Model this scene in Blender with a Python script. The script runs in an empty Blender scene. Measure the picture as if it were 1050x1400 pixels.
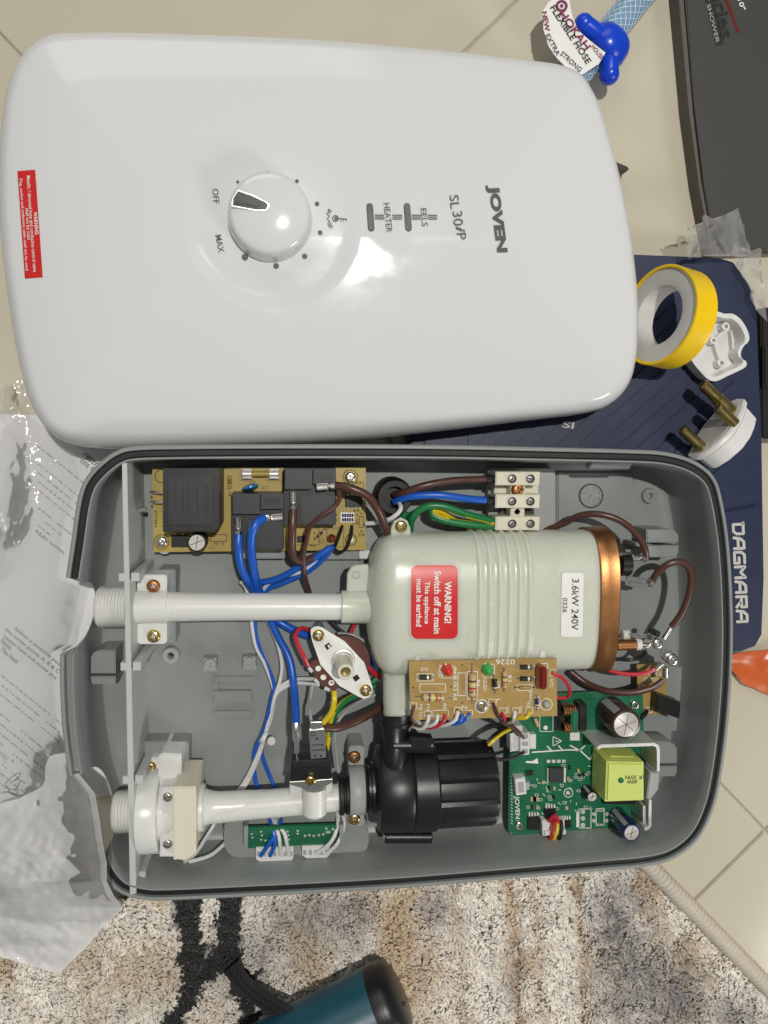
import bpy, bmesh, math, random
import numpy as np
from mathutils import Vector, Matrix, geometry
random.seed(7); RNG = np.random.default_rng(11)
sc = bpy.context.scene
COL = sc.collection

# ------------------------------------------------------------------ camera, world, lamps, exposure
FPX = 1050.0                     # focal length in photograph pixels (1050 x 1400)
NAD = (405.0, 590.0)             # where the plumb line through the lens meets the picture
CAMZ = 490.0                     # mm above the floor
_zc = Vector((-(NAD[0]-525)/FPX, (NAD[1]-700)/FPX, 1.0)).normalized()
_xc = (Vector((1, 0, 0)) - _zc*_zc.x).normalized()
_yc = _zc.cross(_xc)
RCW = Matrix((_xc, _yc, _zc))    # camera axes -> world
cam_d = bpy.data.cameras.new('camera'); cam = bpy.data.objects.new('camera', cam_d); COL.objects.link(cam)
cam_d.sensor_fit = 'HORIZONTAL'; cam_d.sensor_width = 36; cam_d.lens = 36*FPX/1050
cam_d.clip_start = 0.01; cam_d.clip_end = 50
cam.matrix_world = Matrix.Translation((0, 0, CAMZ/1000)) @ RCW.to_4x4()
sc.camera = cam
w = bpy.data.worlds.new('World'); sc.world = w; w.use_nodes = True
w.node_tree.nodes['Background'].inputs[0].default_value = (0.93, 0.97, 1.0, 1)
w.node_tree.nodes['Background'].inputs[1].default_value = 0.15
def lamp(name, loc, size, power, col, target=(0.05, -0.1, 0)):
    d = bpy.data.lights.new(name, 'AREA'); d.shape = 'RECTANGLE'; d.size = size[0]; d.size_y = size[1]
    d.energy = power; d.color = col
    o = bpy.data.objects.new(name, d); COL.objects.link(o); o.location = loc
    o.rotation_euler = (Vector(target)-Vector(loc)).to_track_quat('-Z', 'Y').to_euler()
lamp('ceiling_lamp_a', (0.20, 0.40, 1.90), (0.05, 0.035), 22, (1.0, 0.965, 0.90))
lamp('ceiling_lamp_b', (-0.55, 2.60, 1.90), (1.8, 1.2), 15, (1.0, 0.96, 0.90))
lamp('window_light', (1.60, -1.35, 1.20), (0.6, 0.5), 15, (1.0, 0.97, 0.92), (0.1, -0.25, 0))
sc.view_settings.view_transform = 'Standard'; sc.view_settings.look = 'None'
sc.view_settings.exposure = 0.0; sc.view_settings.gamma = 1.0
sc.cycles.use_denoising = True; sc.cycles.max_bounces = 10; sc.cycles.transparent_max_bounces = 16

# ------------------------------------------------------------------ helpers
T = 21.0                          # tray underside, mm above the floor
def P(px, py, z):
    d = RCW @ Vector(((px-525)/FPX, -(py-700)/FPX, -1.0))
    t = (z-CAMZ)/d.z
    return Vector((d.x*t, d.y*t, z))
def Q(px, py, h): return P(px, py, T+h)
def PN(px, py, z):               # the same for arrays
    px = np.asarray(px, float); py = np.asarray(py, float); z = np.asarray(z, float)+0*px
    R = np.array(RCW); d = np.stack([(px-525)/FPX, -(py-700)/FPX, -np.ones_like(px)], -1) @ R.T
    t = (z-CAMZ)/d[..., 2]
    return np.stack([d[..., 0]*t, d[..., 1]*t, z], -1)
def lift(px, py, surf, up=0.0):
    if not callable(surf): return P(px, py, surf+up)
    z = T+45
    for _ in range(4):
        p = P(px, py, z); z = surf(p.x, p.y)+up
    return P(px, py, z)
def pxmap(cx, cy, A):
    c, s = math.cos(math.radians(A)), math.sin(math.radians(A))
    return lambda u, v: (cx+u*c+v*s, cy+u*s-v*c)

MATS = {}
def mat(name, col, rough=0.45, metal=0.0, var=0.06, vscale=120, bump=0.0, bscale=900, sss=0.0, coat=0.0, trans=0.0, spec=0.5):
    m = bpy.data.materials.new(name); m.use_nodes = True; nt = m.node_tree; b = nt.nodes['Principled BSDF']
    b.inputs['Roughness'].default_value = rough; b.inputs['Metallic'].default_value = metal
    b.inputs['Specular IOR Level'].default_value = spec
    b.inputs['Coat Weight'].default_value = coat; b.inputs['Transmission Weight'].default_value = trans
    if sss:
        b.inputs['Subsurface Weight'].default_value = sss; b.inputs['Subsurface Radius'].default_value = (1, 1, 0.8)
        b.inputs['Subsurface Scale'].default_value = 0.005
    tc = nt.nodes.new('ShaderNodeTexCoord'); nz = nt.nodes.new('ShaderNodeTexNoise')
    nz.inputs['Scale'].default_value = vscale; nz.inputs['Detail'].default_value = 5
    nt.links.new(tc.outputs['Object'], nz.inputs['Vector'])
    mx = nt.nodes.new('ShaderNodeMix'); mx.data_type = 'RGBA'
    a, c = [[max(0, min(1, x*(1+k*var))) for x in col]+[1] for k in (-1, 1)]
    mx.inputs['A'].default_value = a; mx.inputs['B'].default_value = c
    nt.links.new(nz.outputs['Fac'], mx.inputs['Factor']); nt.links.new(mx.outputs['Result'], b.inputs['Base Color'])
    mr = nt.nodes.new('ShaderNodeMapRange'); mr.inputs['To Min'].default_value = max(0.02, rough*0.85); mr.inputs['To Max'].default_value = min(1, rough*1.15)
    nt.links.new(nz.outputs['Fac'], mr.inputs['Value']); nt.links.new(mr.outputs['Result'], b.inputs['Roughness'])
    if bump:
        n2 = nt.nodes.new('ShaderNodeTexNoise'); n2.inputs['Scale'].default_value = bscale; n2.inputs['Detail'].default_value = 3
        nt.links.new(tc.outputs['Object'], n2.inputs['Vector'])
        bp = nt.nodes.new('ShaderNodeBump'); bp.inputs['Strength'].default_value = bump; bp.inputs['Distance'].default_value = 0.0006
        nt.links.new(n2.outputs['Fac'], bp.inputs['Height']); nt.links.new(bp.outputs['Normal'], b.inputs['Normal'])
    MATS[name] = m; return m
mat('cover_white', (0.69, 0.70, 0.705), 0.075, var=0.012, vscale=14, spec=0.3)
def smudges(name, lo, hi, scale):
    nt = MATS[name].node_tree; b = nt.nodes['Principled BSDF']; tc = nt.nodes.new('ShaderNodeTexCoord'); n = nt.nodes.new('ShaderNodeTexNoise')
    n.inputs['Scale'].default_value = scale; n.inputs['Detail'].default_value = 9; n.inputs['Roughness'].default_value = 0.65; n.inputs['Distortion'].default_value = 0.8
    nt.links.new(tc.outputs['Object'], n.inputs['Vector']); r = nt.nodes.new('ShaderNodeMapRange'); r.inputs['From Min'].default_value = 0.35; r.inputs['From Max'].default_value = 0.7
    r.inputs['To Min'].default_value = lo; r.inputs['To Max'].default_value = hi
    nt.links.new(n.outputs['Fac'], r.inputs['Value']); nt.links.new(r.outputs['Result'], b.inputs['Roughness'])
    n2 = nt.nodes.new('ShaderNodeTexNoise'); n2.inputs['Scale'].default_value = 55; nt.links.new(tc.outputs['Object'], n2.inputs['Vector'])
    bp = nt.nodes.new('ShaderNodeBump'); bp.inputs['Strength'].default_value = 0.018; bp.inputs['Distance'].default_value = 0.001
    nt.links.new(n2.outputs['Fac'], bp.inputs['Height'])
    if not b.inputs['Normal'].is_linked: nt.links.new(bp.outputs['Normal'], b.inputs['Normal'])
smudges('cover_white', 0.05, 0.16, 22)
mat('knob_white', (0.71, 0.71, 0.71), 0.09, var=0.01, coat=0.3)
mat('tray_grey', (0.255, 0.275, 0.268), 0.36, var=0.05, vscale=40, bump=0.12, bscale=2500)
mat('plate_grey', (0.52, 0.535, 0.525), 0.4, var=0.04, bump=0.08, bscale=2500)
mat('pad_grey', (0.34, 0.36, 0.35), 0.45, var=0.04, bump=0.08, bscale=2500)
mat('rubber', (0.006, 0.006, 0.006), 0.55)
mat('pipe_white', (0.72, 0.725, 0.69), 0.3, var=0.02, sss=0.25)
mat('tank_plastic', (0.62, 0.645, 0.55), 0.28, var=0.05, vscale=60, sss=0.6, bump=0.05, bscale=1200)
mat('cream', (0.72, 0.69, 0.55), 0.35, var=0.02, sss=0.1)
mat('copper', (0.40, 0.19, 0.075), 0.38, 0.95, var=0.30, vscale=90, bump=0.1, bscale=800)
mat('steel', (0.82, 0.80, 0.75), 0.22, 1.0, var=0.15, vscale=400)
mat('alu', (0.80, 0.79, 0.76), 0.38, 0.55, var=0.08, vscale=300)
mat('brass', (0.62, 0.47, 0.20), 0.25, 1.0, var=0.15, vscale=400)
mat('old_brass', (0.40, 0.30, 0.12), 0.32, 1.0, var=0.25, vscale=250)
mat('dark', (0.012, 0.012, 0.012), 0.4)
mat('black_plastic', (0.011, 0.011, 0.012), 0.33, var=0.2, bump=0.15, bscale=1800)
mat('relay_black', (0.013, 0.014, 0.015), 0.42, var=0.1)
mat('relay_grey', (0.024, 0.026, 0.029), 0.42, var=0.1)
mat('board_amber', (0.42, 0.31, 0.075), 0.38, var=0.12, vscale=80)
mat('board_tan', (0.40, 0.265, 0.085), 0.38, var=0.10, vscale=80)
mat('board_green', (0.012, 0.135, 0.062), 0.3, var=0.30, vscale=140)
def add_traces(name, col, scale):
    nt = MATS[name].node_tree; b = nt.nodes['Principled BSDF']; src = b.inputs['Base Color'].links[0].from_socket
    tc = nt.nodes.new('ShaderNodeTexCoord'); br = nt.nodes.new('ShaderNodeTexBrick'); br.inputs['Scale'].default_value = scale; br.inputs['Mortar Size'].default_value = 0.045
    br.inputs['Color1'].default_value = br.inputs['Color2'].default_value = (0, 0, 0, 1); br.inputs['Mortar'].default_value = (1, 1, 1, 1); br.inputs['Row Height'].default_value = 0.35
    br.offset = 0.37; br.squash = 0.6; br.squash_frequency = 3
    nt.links.new(tc.outputs['Object'], br.inputs['Vector'])
    mx = nt.nodes.new('ShaderNodeMix'); mx.data_type = 'RGBA'; mx.inputs['B'].default_value = (*col, 1)
    nt.links.new(br.outputs['Color'], mx.inputs['Factor']); nt.links.new(src, mx.inputs['A']); nt.links.new(mx.outputs['Result'], b.inputs['Base Color'])
smudges('tray_grey', 0.28, 0.50, 35); smudges('pipe_white', 0.22, 0.42, 60); smudges('tank_plastic', 0.2, 0.42, 45)
add_traces('board_green', (0.016, 0.16, 0.076), 160)
mat('silk_white', (0.80, 0.80, 0.74), 0.6)
mat('silk_dark', (0.06, 0.035, 0.012), 0.6)
mat('print_grey', (0.055, 0.058, 0.062), 0.5)
mat('print_black', (0.015, 0.015, 0.015), 0.5)
mat('sticker_red', (0.62, 0.022, 0.022), 0.35, var=0.05)
mat('sticker_white', (0.82, 0.82, 0.79), 0.4, var=0.02)
mat('wire_blue', (0.012, 0.105, 0.52), 0.32)
mat('wire_white', (0.70, 0.70, 0.68), 0.35)
mat('wire_grey', (0.36, 0.37, 0.37), 0.4)
mat('wire_brown', (0.085, 0.038, 0.028), 0.32)
mat('wire_red', (0.55, 0.022, 0.04), 0.32)
mat('wire_green', (0.015, 0.19, 0.055), 0.32)
mat('wire_yellow', (0.72, 0.55, 0.02), 0.32)
mat('wire_black', (0.012, 0.012, 0.012), 0.35)
mat('led_red', (0.62, 0.025, 0.02), 0.15, coat=0.5, sss=0.2)
mat('led_green', (0.03, 0.38, 0.07), 0.15, coat=0.5, sss=0.2)
mat('maroon', (0.17, 0.016, 0.012), 0.2, coat=0.4)
mat('disc_blue', (0.02, 0.24, 0.55), 0.2, coat=0.5)
mat('resistor', (0.55, 0.40, 0.22), 0.35)
mat('phenolic', (0.105, 0.032, 0.022), 0.45)
mat('cap_brown', (0.045, 0.026, 0.022), 0.28, coat=0.3)
mat('cap_blue', (0.012, 0.02, 0.10), 0.25, coat=0.3)
mat('tape_yellow', (0.60, 0.68, 0.17), 0.4, var=0.05, vscale=200)
mat('ptfe_yellow', (0.95, 0.62, 0.006), 0.32, var=0.04)
mat('spool_white', (0.60, 0.59, 0.56), 0.4, sss=0.2)
mat('plug_white', (0.74, 0.74, 0.72), 0.32, sss=0.1)
mat('case_navy', (0.010, 0.019, 0.060), 0.42, var=0.15, bump=0.25, bscale=1500)
mat('case_text', (0.55, 0.54, 0.50), 0.45, var=0.15, vscale=500)
mat('hose_blue', (0.26, 0.44, 0.62), 0.28, var=0.1, trans=0.25, sss=0.2)
mat('braid', (0.55, 0.68, 0.80), 0.4)
mat('nut_blue', (0.004, 0.055, 0.62), 0.28, sss=0.1)
mat('box_grey', (0.045, 0.045, 0.041), 0.55, var=0.06, vscale=60)
mat('box_edge', (0.13, 0.12, 0.10), 0.7, var=0.2)
mat('paper', (0.82, 0.82, 0.82), 0.7, var=0.03, vscale=25)
mat('ink', (0.10, 0.10, 0.11), 0.7)
mat('ink_pale', (0.46, 0.46, 0.47), 0.7)
mat('print_maroon', (0.20, 0.012, 0.07), 0.5)
mat('orange', (0.62, 0.12, 0.025), 0.3, var=0.1, sss=0.2)
mat('teal', (0.010, 0.085, 0.125), 0.38, var=0.06)
mat('strap', (0.022, 0.022, 0.024), 0.4)
mat('binding', (0.66, 0.60, 0.50), 0.75, var=0.1, vscale=500, bump=0.5, bscale=3000)
mat('tab_brown', (0.030, 0.022, 0.012), 0.5)
mat('cap_top', (0.60, 0.565, 0.54), 0.4, 0.25, var=0.05)
mat('rug_back', (0.16, 0.13, 0.10), 0.9)
mat('grout', (0.50, 0.46, 0.38), 0.8, var=0.2)
mat('chrome_dark', (0.30, 0.30, 0.31), 0.12, 1.0)

class MB:
    """collects shapes (mm, world) with a material each and links them as ONE mesh object"""
    def __init__(s): s.v = []; s.f = []; s.m = []; s.mats = []
    def mi(s, m):
        if m not in s.mats: s.mats.append(m)
        return s.mats.index(m)
    def add(s, v, f, m):
        o = len(s.v); s.v += [tuple(x) for x in v]
        if isinstance(m, str):
            k = s.mi(m); s.m += [k]*len(f)
        else: s.m += [s.mi(x) for x in m]
        s.f += [tuple(i+o for i in q) for q in f]
        return s
    def add_bm(s, bm, m):
        bm.normal_update(); bm.verts.index_update()
        s.add([v.co[:] for v in bm.verts], [[v.index for v in f.verts] for f in bm.faces], m); bm.free(); return s
    def solid(s, top, bot, m, bev=0.0):
        """prism between two matching rings of world points"""
        n = len(top)
        ar = sum(top[i][0]*top[(i+1) % n][1]-top[(i+1) % n][0]*top[i][1] for i in range(n))
        if ar < 0: top = top[::-1]; bot = bot[::-1]
        bm = bmesh.new(); a = [bm.verts.new(p) for p in top]; b = [bm.verts.new(p) for p in bot]
        ft = bm.faces.new(a); bm.faces.new(b[::-1])
        for i in range(n): bm.faces.new((a[i], b[i], b[(i+1) % n], a[(i+1) % n]))
        if bev:
            es = list(ft.edges)+([e for e in bm.edges if len(e.link_faces) == 2 and ft not in e.link_faces and abs((e.verts[0].co-e.verts[1].co).z) > 1e-6 and e.calc_face_angle(0) > 0.7])
            bmesh.ops.bevel(bm, geom=es, offset=bev, segments=2, affect='EDGES', clamp_overlap=True)
        return s.add_bm(bm, m)
    def prism(s, poly, ht, hb, m, bev=0.0, flare=0.0):
        top = [Q(x, y, ht) for x, y in poly]
        c = sum(top, Vector())/len(top)
        bot = [Vector((p.x+(p.x-c.x)*flare, p.y+(p.y-c.y)*flare, T+hb)) for p in top]
        return s.solid(top, bot, m, bev)
    def box(s, c, ax, m, bev=0.0):
        """box round a world centre with three half-axis vectors"""
        a, b, k = [Vector(x) for x in ax]; c = Vector(c)
        if a.cross(b).dot(k) < 0: a = -a
        bm = bmesh.new()
        vs = [bm.verts.new(c+a*i+b*j+k*l) for l in (-1, 1) for j in (-1, 1) for i in (-1, 1)]
        for q in ((0, 2, 3, 1), (4, 5, 7, 6), (0, 1, 5, 4), (2, 6, 7, 3), (0, 4, 6, 2), (1, 3, 7, 5)): bm.faces.new([vs[i] for i in q])
        if bev: bmesh.ops.bevel(bm, geom=list(bm.edges), offset=bev, segments=2, affect='EDGES', clamp_overlap=True)
        return s.add_bm(bm, m)
    def lathe(s, p0, p1, prof, m, seg=24, start=0.0, sy=1.0):
        """prof: (mm along p0->p1, radius[, material of the band up to the next point])"""
        p0 = Vector(p0); ax = (Vector(p1)-p0).normalized()
        u = ax.orthogonal().normalized() if abs(ax.z) > 0.95 else Vector((0, 0, 1)).cross(ax).normalized()
        if abs(ax.z) > 0.95: u = Vector((1, 0, 0)); u = (u-ax*u.dot(ax)).normalized()
        v = ax.cross(u)
        vs = []; fs = []; ms = []
        for t, r, *_ in prof:
            for k in range(seg):
                a = start+2*math.pi*k/seg
                vs.append(p0+ax*t+(u*math.cos(a)+v*math.sin(a)*sy)*max(r, 1e-4))
        for i in range(len(prof)-1):
            mm = prof[i][2] if len(prof[i]) > 2 else m
            for k in range(seg):
                k2 = (k+1) % seg
                fs.append((i*seg+k, i*seg+k2, (i+1)*seg+k2, (i+1)*seg+k)); ms.append(mm)
        n = (len(prof)-1)*seg
        if prof[0][1] > 1e-3: fs.append(tuple(range(seg-1, -1, -1))); ms.append(m)
        if prof[-1][1] > 1e-3: fs.append(tuple(n+k for k in range(seg))); ms.append(prof[-1][2] if len(prof[-1]) > 2 else m)
        return s.add(vs, fs, ms)
    def tube(s, pts, r, m, seg=8, m2=None, smooth=True, mod=None, flat=1.0):
        pts = [Vector(p) for p in pts]
        if smooth and len(pts) > 2:
            out = []
            for i in range(len(pts)-1):
                a, b, c, d = pts[max(i-1, 0)], pts[i], pts[i+1], pts[min(i+2, len(pts)-1)]
                n = max(3, min(14, int((c-b).length/1.6)))
                for k in range(n):
                    t = k/n
                    out.append(0.5*((2*b)+(c-a)*t+(2*a-5*b+4*c-d)*t*t+(3*b-a-3*c+d)*t**3))
            pts = out+[pts[-1]]
        n = len(pts); tg = [(pts[min(i+1, n-1)]-pts[max(i-1, 0)]).normalized() for i in range(n)]
        u = tg[0].cross(Vector((0, 0, 1)))
        u = u.normalized() if u.length > 1e-3 else Vector((1, 0, 0))
        vs = []; fs = []; ms = []
        for i in range(n):
            u = (u-tg[i]*u.dot(tg[i])).normalized(); v = tg[i].cross(u)
            for k in range(seg):
                a = 2*math.pi*k/seg; rr_ = r*(mod(i, a) if mod else 1)
                vs.append(pts[i]+(u*math.cos(a)+v*math.sin(a)*flat)*rr_)
        for i in range(n-1):
            for k in range(seg):
                k2 = (k+1) % seg
                fs.append((i*seg+k, i*seg+k2, (i+1)*seg+k2, (i+1)*seg+k))
                ms.append(m2 if m2 and (k+i//9) % seg < seg*0.38 else m)
        fs += [tuple(range(seg-1, -1, -1)), tuple((n-1)*seg+k for k in range(seg))]; ms += [m, m]
        return s.add(vs, fs, ms)
    def wire(s, pts, r, m, **k): return s.tube([Q(*p) for p in pts], r, m, **k)
    def line(s, a, b, wpx, surf, m):
        dx, dy = b[0]-a[0], b[1]-a[1]; L = math.hypot(dx, dy) or 1; nx, ny = -dy/L*wpx/2, dx/L*wpx/2
        q = [(a[0]+nx, a[1]+ny), (a[0]-nx, a[1]-ny), (b[0]-nx, b[1]-ny), (b[0]+nx, b[1]+ny)]
        return s.add([lift(x, y, surf) for x, y in q], [(0, 1, 2, 3)], m)
    def path(s, pts, wpx, surf, m, close=False):
        for i in range(len(pts)-(0 if close else 1)): s.line(pts[i], pts[(i+1) % len(pts)], wpx, surf, m)
        return s
    def frame(s, x0, y0, x1, y1, wpx, surf, m): return s.path([(x0, y0), (x1, y0), (x1, y1), (x0, y1)], wpx, surf, m, True)
    def ringpx(s, cx, cy, r, wpx, surf, m, n=20):
        vs = []
        for k in range(n):
            a = 2*math.pi*k/n
            for q in (r-wpx/2, r+wpx/2): vs.append(lift(cx+q*math.cos(a), cy+q*math.sin(a), surf))
        return s.add(vs, [(2*k, 2*k+1, 2*((k+1) % n)+1, 2*((k+1) % n)) for k in range(n)], m)
    def disc(s, cx, cy, r, surf, m, n=16):
        return s.add([lift(cx+r*math.cos(2*math.pi*k/n), cy-r*math.sin(2*math.pi*k/n), surf) for k in range(n)], [tuple(range(n))], m)
    def decal(s, cx, cy, L, W, A, r, surf, m, n=28, up=0.25):
        f = pxmap(cx, cy, A); vs = []; fs = []
        us = [-L/2+r*(1-math.cos(k*math.pi/12)) for k in range(6)]+[-L/2+r+(L-2*r)*k/n for k in range(n+1)]+[L/2-r*(1-math.cos(k*math.pi/12)) for k in range(5, -1, -1)]
        for u in us:
            e = max(0, abs(u)-(L/2-r)); hw = W/2-r+math.sqrt(max(0, r*r-e*e))
            for j in range(5): vs.append(lift(*f(u, -hw+2*hw*j/4), surf, up))
        for i in range(len(us)-1):
            for j in range(4): a = i*5+j; fs.append((a, a+1, a+6, a+5))
        return s.add(vs, fs, m)
    def text(s, t, cx, cy, L, H, A, surf, m, bold=0.0, up=0.4, shear=0.0):
        v, f = glyphs(t, bold, shear); fm = pxmap(cx, cy, A)
        return s.add([lift(*fm(x*L, y*H), surf, up) for x, y in v], f, m)
    def obj(s, name, parent=None, angle=35, label=None):
        me = bpy.data.meshes.new(name)
        me.from_pydata([(x*0.001, y*0.001, z*0.001) for x, y, z in s.v], [], s.f)
        for m in s.mats: me.materials.append(MATS[m])
        me.polygons.foreach_set('material_index', s.m)
        me.validate(); me.update()
        if angle: me.shade_smooth(); me.set_sharp_from_angle(angle=math.radians(angle))
        o = bpy.data.objects.new(name, me); COL.objects.link(o); own(o, parent)
        if label: o['label'] = label
        return o
_g = {}
def glyphs(t, bold, shear):
    k = (t, bold, shear)
    if k in _g: return _g[k]
    c = bpy.data.curves.new('glyphs', 'FONT'); c.body = t; c.offset = bold; c.shear = shear; c.resolution_u = 3; c.fill_mode = 'FRONT'
    o = bpy.data.objects.new('glyphs', c); COL.objects.link(o); bpy.context.view_layer.update()
    me = o.evaluated_get(bpy.context.evaluated_depsgraph_get()).to_mesh()
    v = np.array([q.co[:2] for q in me.vertices]); f = [tuple(p.vertices) for p in me.polygons]
    lo, hi = v.min(0), v.max(0); v = (v-(lo+hi)/2)/(hi-lo)
    bpy.data.objects.remove(o); bpy.data.curves.remove(c)
    _g[k] = (v.tolist(), f); return _g[k]
WM = {}
def own(o, parent, M=None):
    WM[o.name] = M if M else Matrix.Identity(4)
    if parent:
        o.parent = parent; o.matrix_parent_inverse = WM[parent.name].inverted()
    if M: o.matrix_basis = M
def thing(name, label, cat, loc_mm, group=None):
    o = bpy.data.objects.new(name, None); COL.objects.link(o); o.empty_display_size = 0.02
    M = Matrix.Translation(Vector(loc_mm)*0.001); o.matrix_basis = M; WM[o.name] = M
    o['label'] = label; o['category'] = cat
    if group: o['group'] = group
    return o
def tag(o, label, cat, kind=None):
    o['label'] = label; o['category'] = cat
    if kind: o['kind'] = kind
    return o
def rr(x0, y0, x1, y1, r, n=4, rot=0):
    out = []
    for cx, cy, a0 in ((x1-r, y1-r, 0), (x0+r, y1-r, 90), (x0+r, y0+r, 180), (x1-r, y0+r, 270)):
        for k in range(n+1):
            a = math.radians(a0+90*k/n); out.append((cx+r*math.cos(a), cy+r*math.sin(a)))
    if rot:
        mx, my = (x0+x1)/2, (y0+y1)/2; c, s_ = math.cos(math.radians(rot)), math.sin(math.radians(rot))
        out = [(mx+(x-mx)*c-(y-my)*s_, my+(x-mx)*s_+(y-my)*c) for x, y in out]
    return out
def circ(cx, cy, r, n=20): return [(cx+r*math.cos(2*math.pi*k/n), cy+r*math.sin(2*math.pi*k/n)) for k in range(n)]
def smooth_loop(pts, n, closed=True):
    """Catmull-Rom through px points, resampled evenly"""
    pts = np.array(pts, float); m = len(pts); out = []
    rng = range(m) if closed else range(m-1)
    for i in rng:
        if closed: a, b, c, d = pts[(i-1) % m], pts[i], pts[(i+1) % m], pts[(i+2) % m]
        else: a, b, c, d = pts[max(i-1, 0)], pts[i], pts[i+1], pts[min(i+2, m-1)]
        for t in np.linspace(0, 1, 12, endpoint=False):
            out.append(0.5*((2*b)+(c-a)*t+(2*a-5*b+4*c-d)*t*t+(3*b-a-3*c+d)*t**3))
    if closed: out.append(out[0])
    else: out.append(pts[-1])
    out = np.array(out); L = np.r_[0, np.cumsum(np.hypot(*np.diff(out, axis=0).T))]
    s = np.linspace(0, L[-1], n, endpoint=not closed)
    return np.stack([np.interp(s, L, out[:, 0]), np.interp(s, L, out[:, 1])], 1)
# a screw head with a real cross recess; one mesh per metal
def screw_mesh(m):
    bm = bmesh.new(); n = 24
    def loop(pts): vs = [bm.verts.new(p) for p in pts]; return vs, [bm.edges.new((vs[i], vs[(i+1) % len(vs)])) for i in range(len(vs))]
    prof = [(1.0, -0.55), (1.0, 0.0), (0.93, 0.2), (0.74, 0.34)]
    rings = [[bm.verts.new((r*math.cos(2*math.pi*k/n), r*math.sin(2*math.pi*k/n), z)) for k in range(n)] for r, z in prof]
    for i in range(3):
        for k in range(n): bm.faces.new((rings[i][k], rings[i][(k+1) % n], rings[i+1][(k+1) % n], rings[i+1][k]))
    a, b = 0.16, 0.58
    plus = [(b, -a), (b, a), (a, a), (a, b), (-a, b), (-a, a), (-b, a), (-b, -a), (-a, -a), (-a, -b), (a, -b), (a, -a)]
    pv, pe = loop([(x, y, 0.34) for x, y in plus])
    te = [bm.edges.get((rings[3][k], rings[3][(k+1) % n])) for k in range(n)]
    bmesh.ops.triangle_fill(bm, edges=te+pe, use_beauty=True)
    lo = [bm.verts.new((x*0.7, y*0.7, -0.25)) for x, y in plus]
    for i in range(12): bm.faces.new((pv[i], pv[(i+1) % 12], lo[(i+1) % 12], lo[i]))
    bm.faces.new(lo)
    bmesh.ops.recalc_face_normals(bm, faces=bm.faces[:])
    me = bpy.data.meshes.new('screw'); bm.to_mesh(me); bm.free(); me.materials.append(MATS[m])
    me.shade_smooth(); me.set_sharp_from_angle(angle=math.radians(40)); return me
SCREW = {k: screw_mesh(k) for k in ('brass', 'steel', 'copper')}
def screw(parent, px, py, h, rpx, metal='brass', name='screw'):
    o = bpy.data.objects.new(name, SCREW[metal]); COL.objects.link(o)
    p = Q(px, py, h); r = rpx*0.42
    own(o, parent, Matrix.Translation(p*0.001) @ Matrix.Rotation(random.uniform(0, 1.5), 4, 'Z') @ Matrix.Diagonal((r*0.001, r*0.001, r*0.0011, 1)))
    return o
def vnoise(x, y, seed=0):
    """2-D value noise for arrays, 0..1"""
    r = np.random.default_rng(seed).random((256, 256))
    xi, yi = np.floor(x).astype(int), np.floor(y).astype(int); fx, fy = x-xi, y-yi
    fx = fx*fx*(3-2*fx); fy = fy*fy*(3-2*fy)
    g = lambda a, b: r[a % 256, b % 256]
    return (g(xi, yi)*(1-fx)+g(xi+1, yi)*fx)*(1-fy)+(g(xi, yi+1)*(1-fx)+g(xi+1, yi+1)*fx)*fy
def fbm(x, y, seed=0, oct=4):
    return sum(vnoise(x*2**k, y*2**k, seed+k)*0.5**(k+1) for k in range(oct))/(1-0.5**oct)

# ------------------------------------------------------------------ the setting: tiled floor
def tile_material():
    m = mat('tile', (0.56, 0.52, 0.41), 0.14, var=0.05, vscale=9, coat=0.2)
    nt = m.node_tree; b = nt.nodes['Principled BSDF']
    tc = nt.nodes.new('ShaderNodeTexCoord'); n = nt.nodes.new('ShaderNodeTexNoise'); n.inputs['Scale'].default_value = 3.2; n.inputs['Detail'].default_value = 8; n.inputs['Distortion'].default_value = 1.5
    nt.links.new(tc.outputs['Object'], n.inputs['Vector'])
    r = nt.nodes.new('ShaderNodeValToRGB'); r.color_ramp.elements[0].position = 0.35; r.color_ramp.elements[1].position = 0.7
    r.color_ramp.elements[0].color = (0.575, 0.53, 0.41, 1); r.color_ramp.elements[1].color = (0.65, 0.61, 0.49, 1)
    nt.links.new(n.outputs['Fac'], r.inputs['Fac']); nt.links.new(r.outputs['Color'], b.inputs['Base Color'])
tile_material()
fl = MB(); fl.add([(-1500, -1500, -2), (1500, -1500, -2), (1500, 1500, -2), (-1500, 1500, -2)], [(0, 1, 2, 3)], 'grout')
floor = fl.obj('floor', None, 0); floor['kind'] = 'structure'
I1 = P(1045, 1135, 0); ta = (P(12, 60, 0)-I1).normalized(); tb = Vector((-ta.y, ta.x, 0))
TS = (P(670, 37, 0)-I1).dot(ta)
for i in range(-2, 4):
    for j in range(-3, 3):
        g = 1.1; o0 = I1+ta*(i*TS)+tb*(j*TS)
        top = [o0+ta*x+tb*y for x, y in ((g, g), (TS-g, g), (TS-g, TS-g), (g, TS-g))]
        MB().solid(top, [p+Vector((0, 0, -6)) for p in top], 'tile', 0.6).obj('tile', floor)

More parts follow.
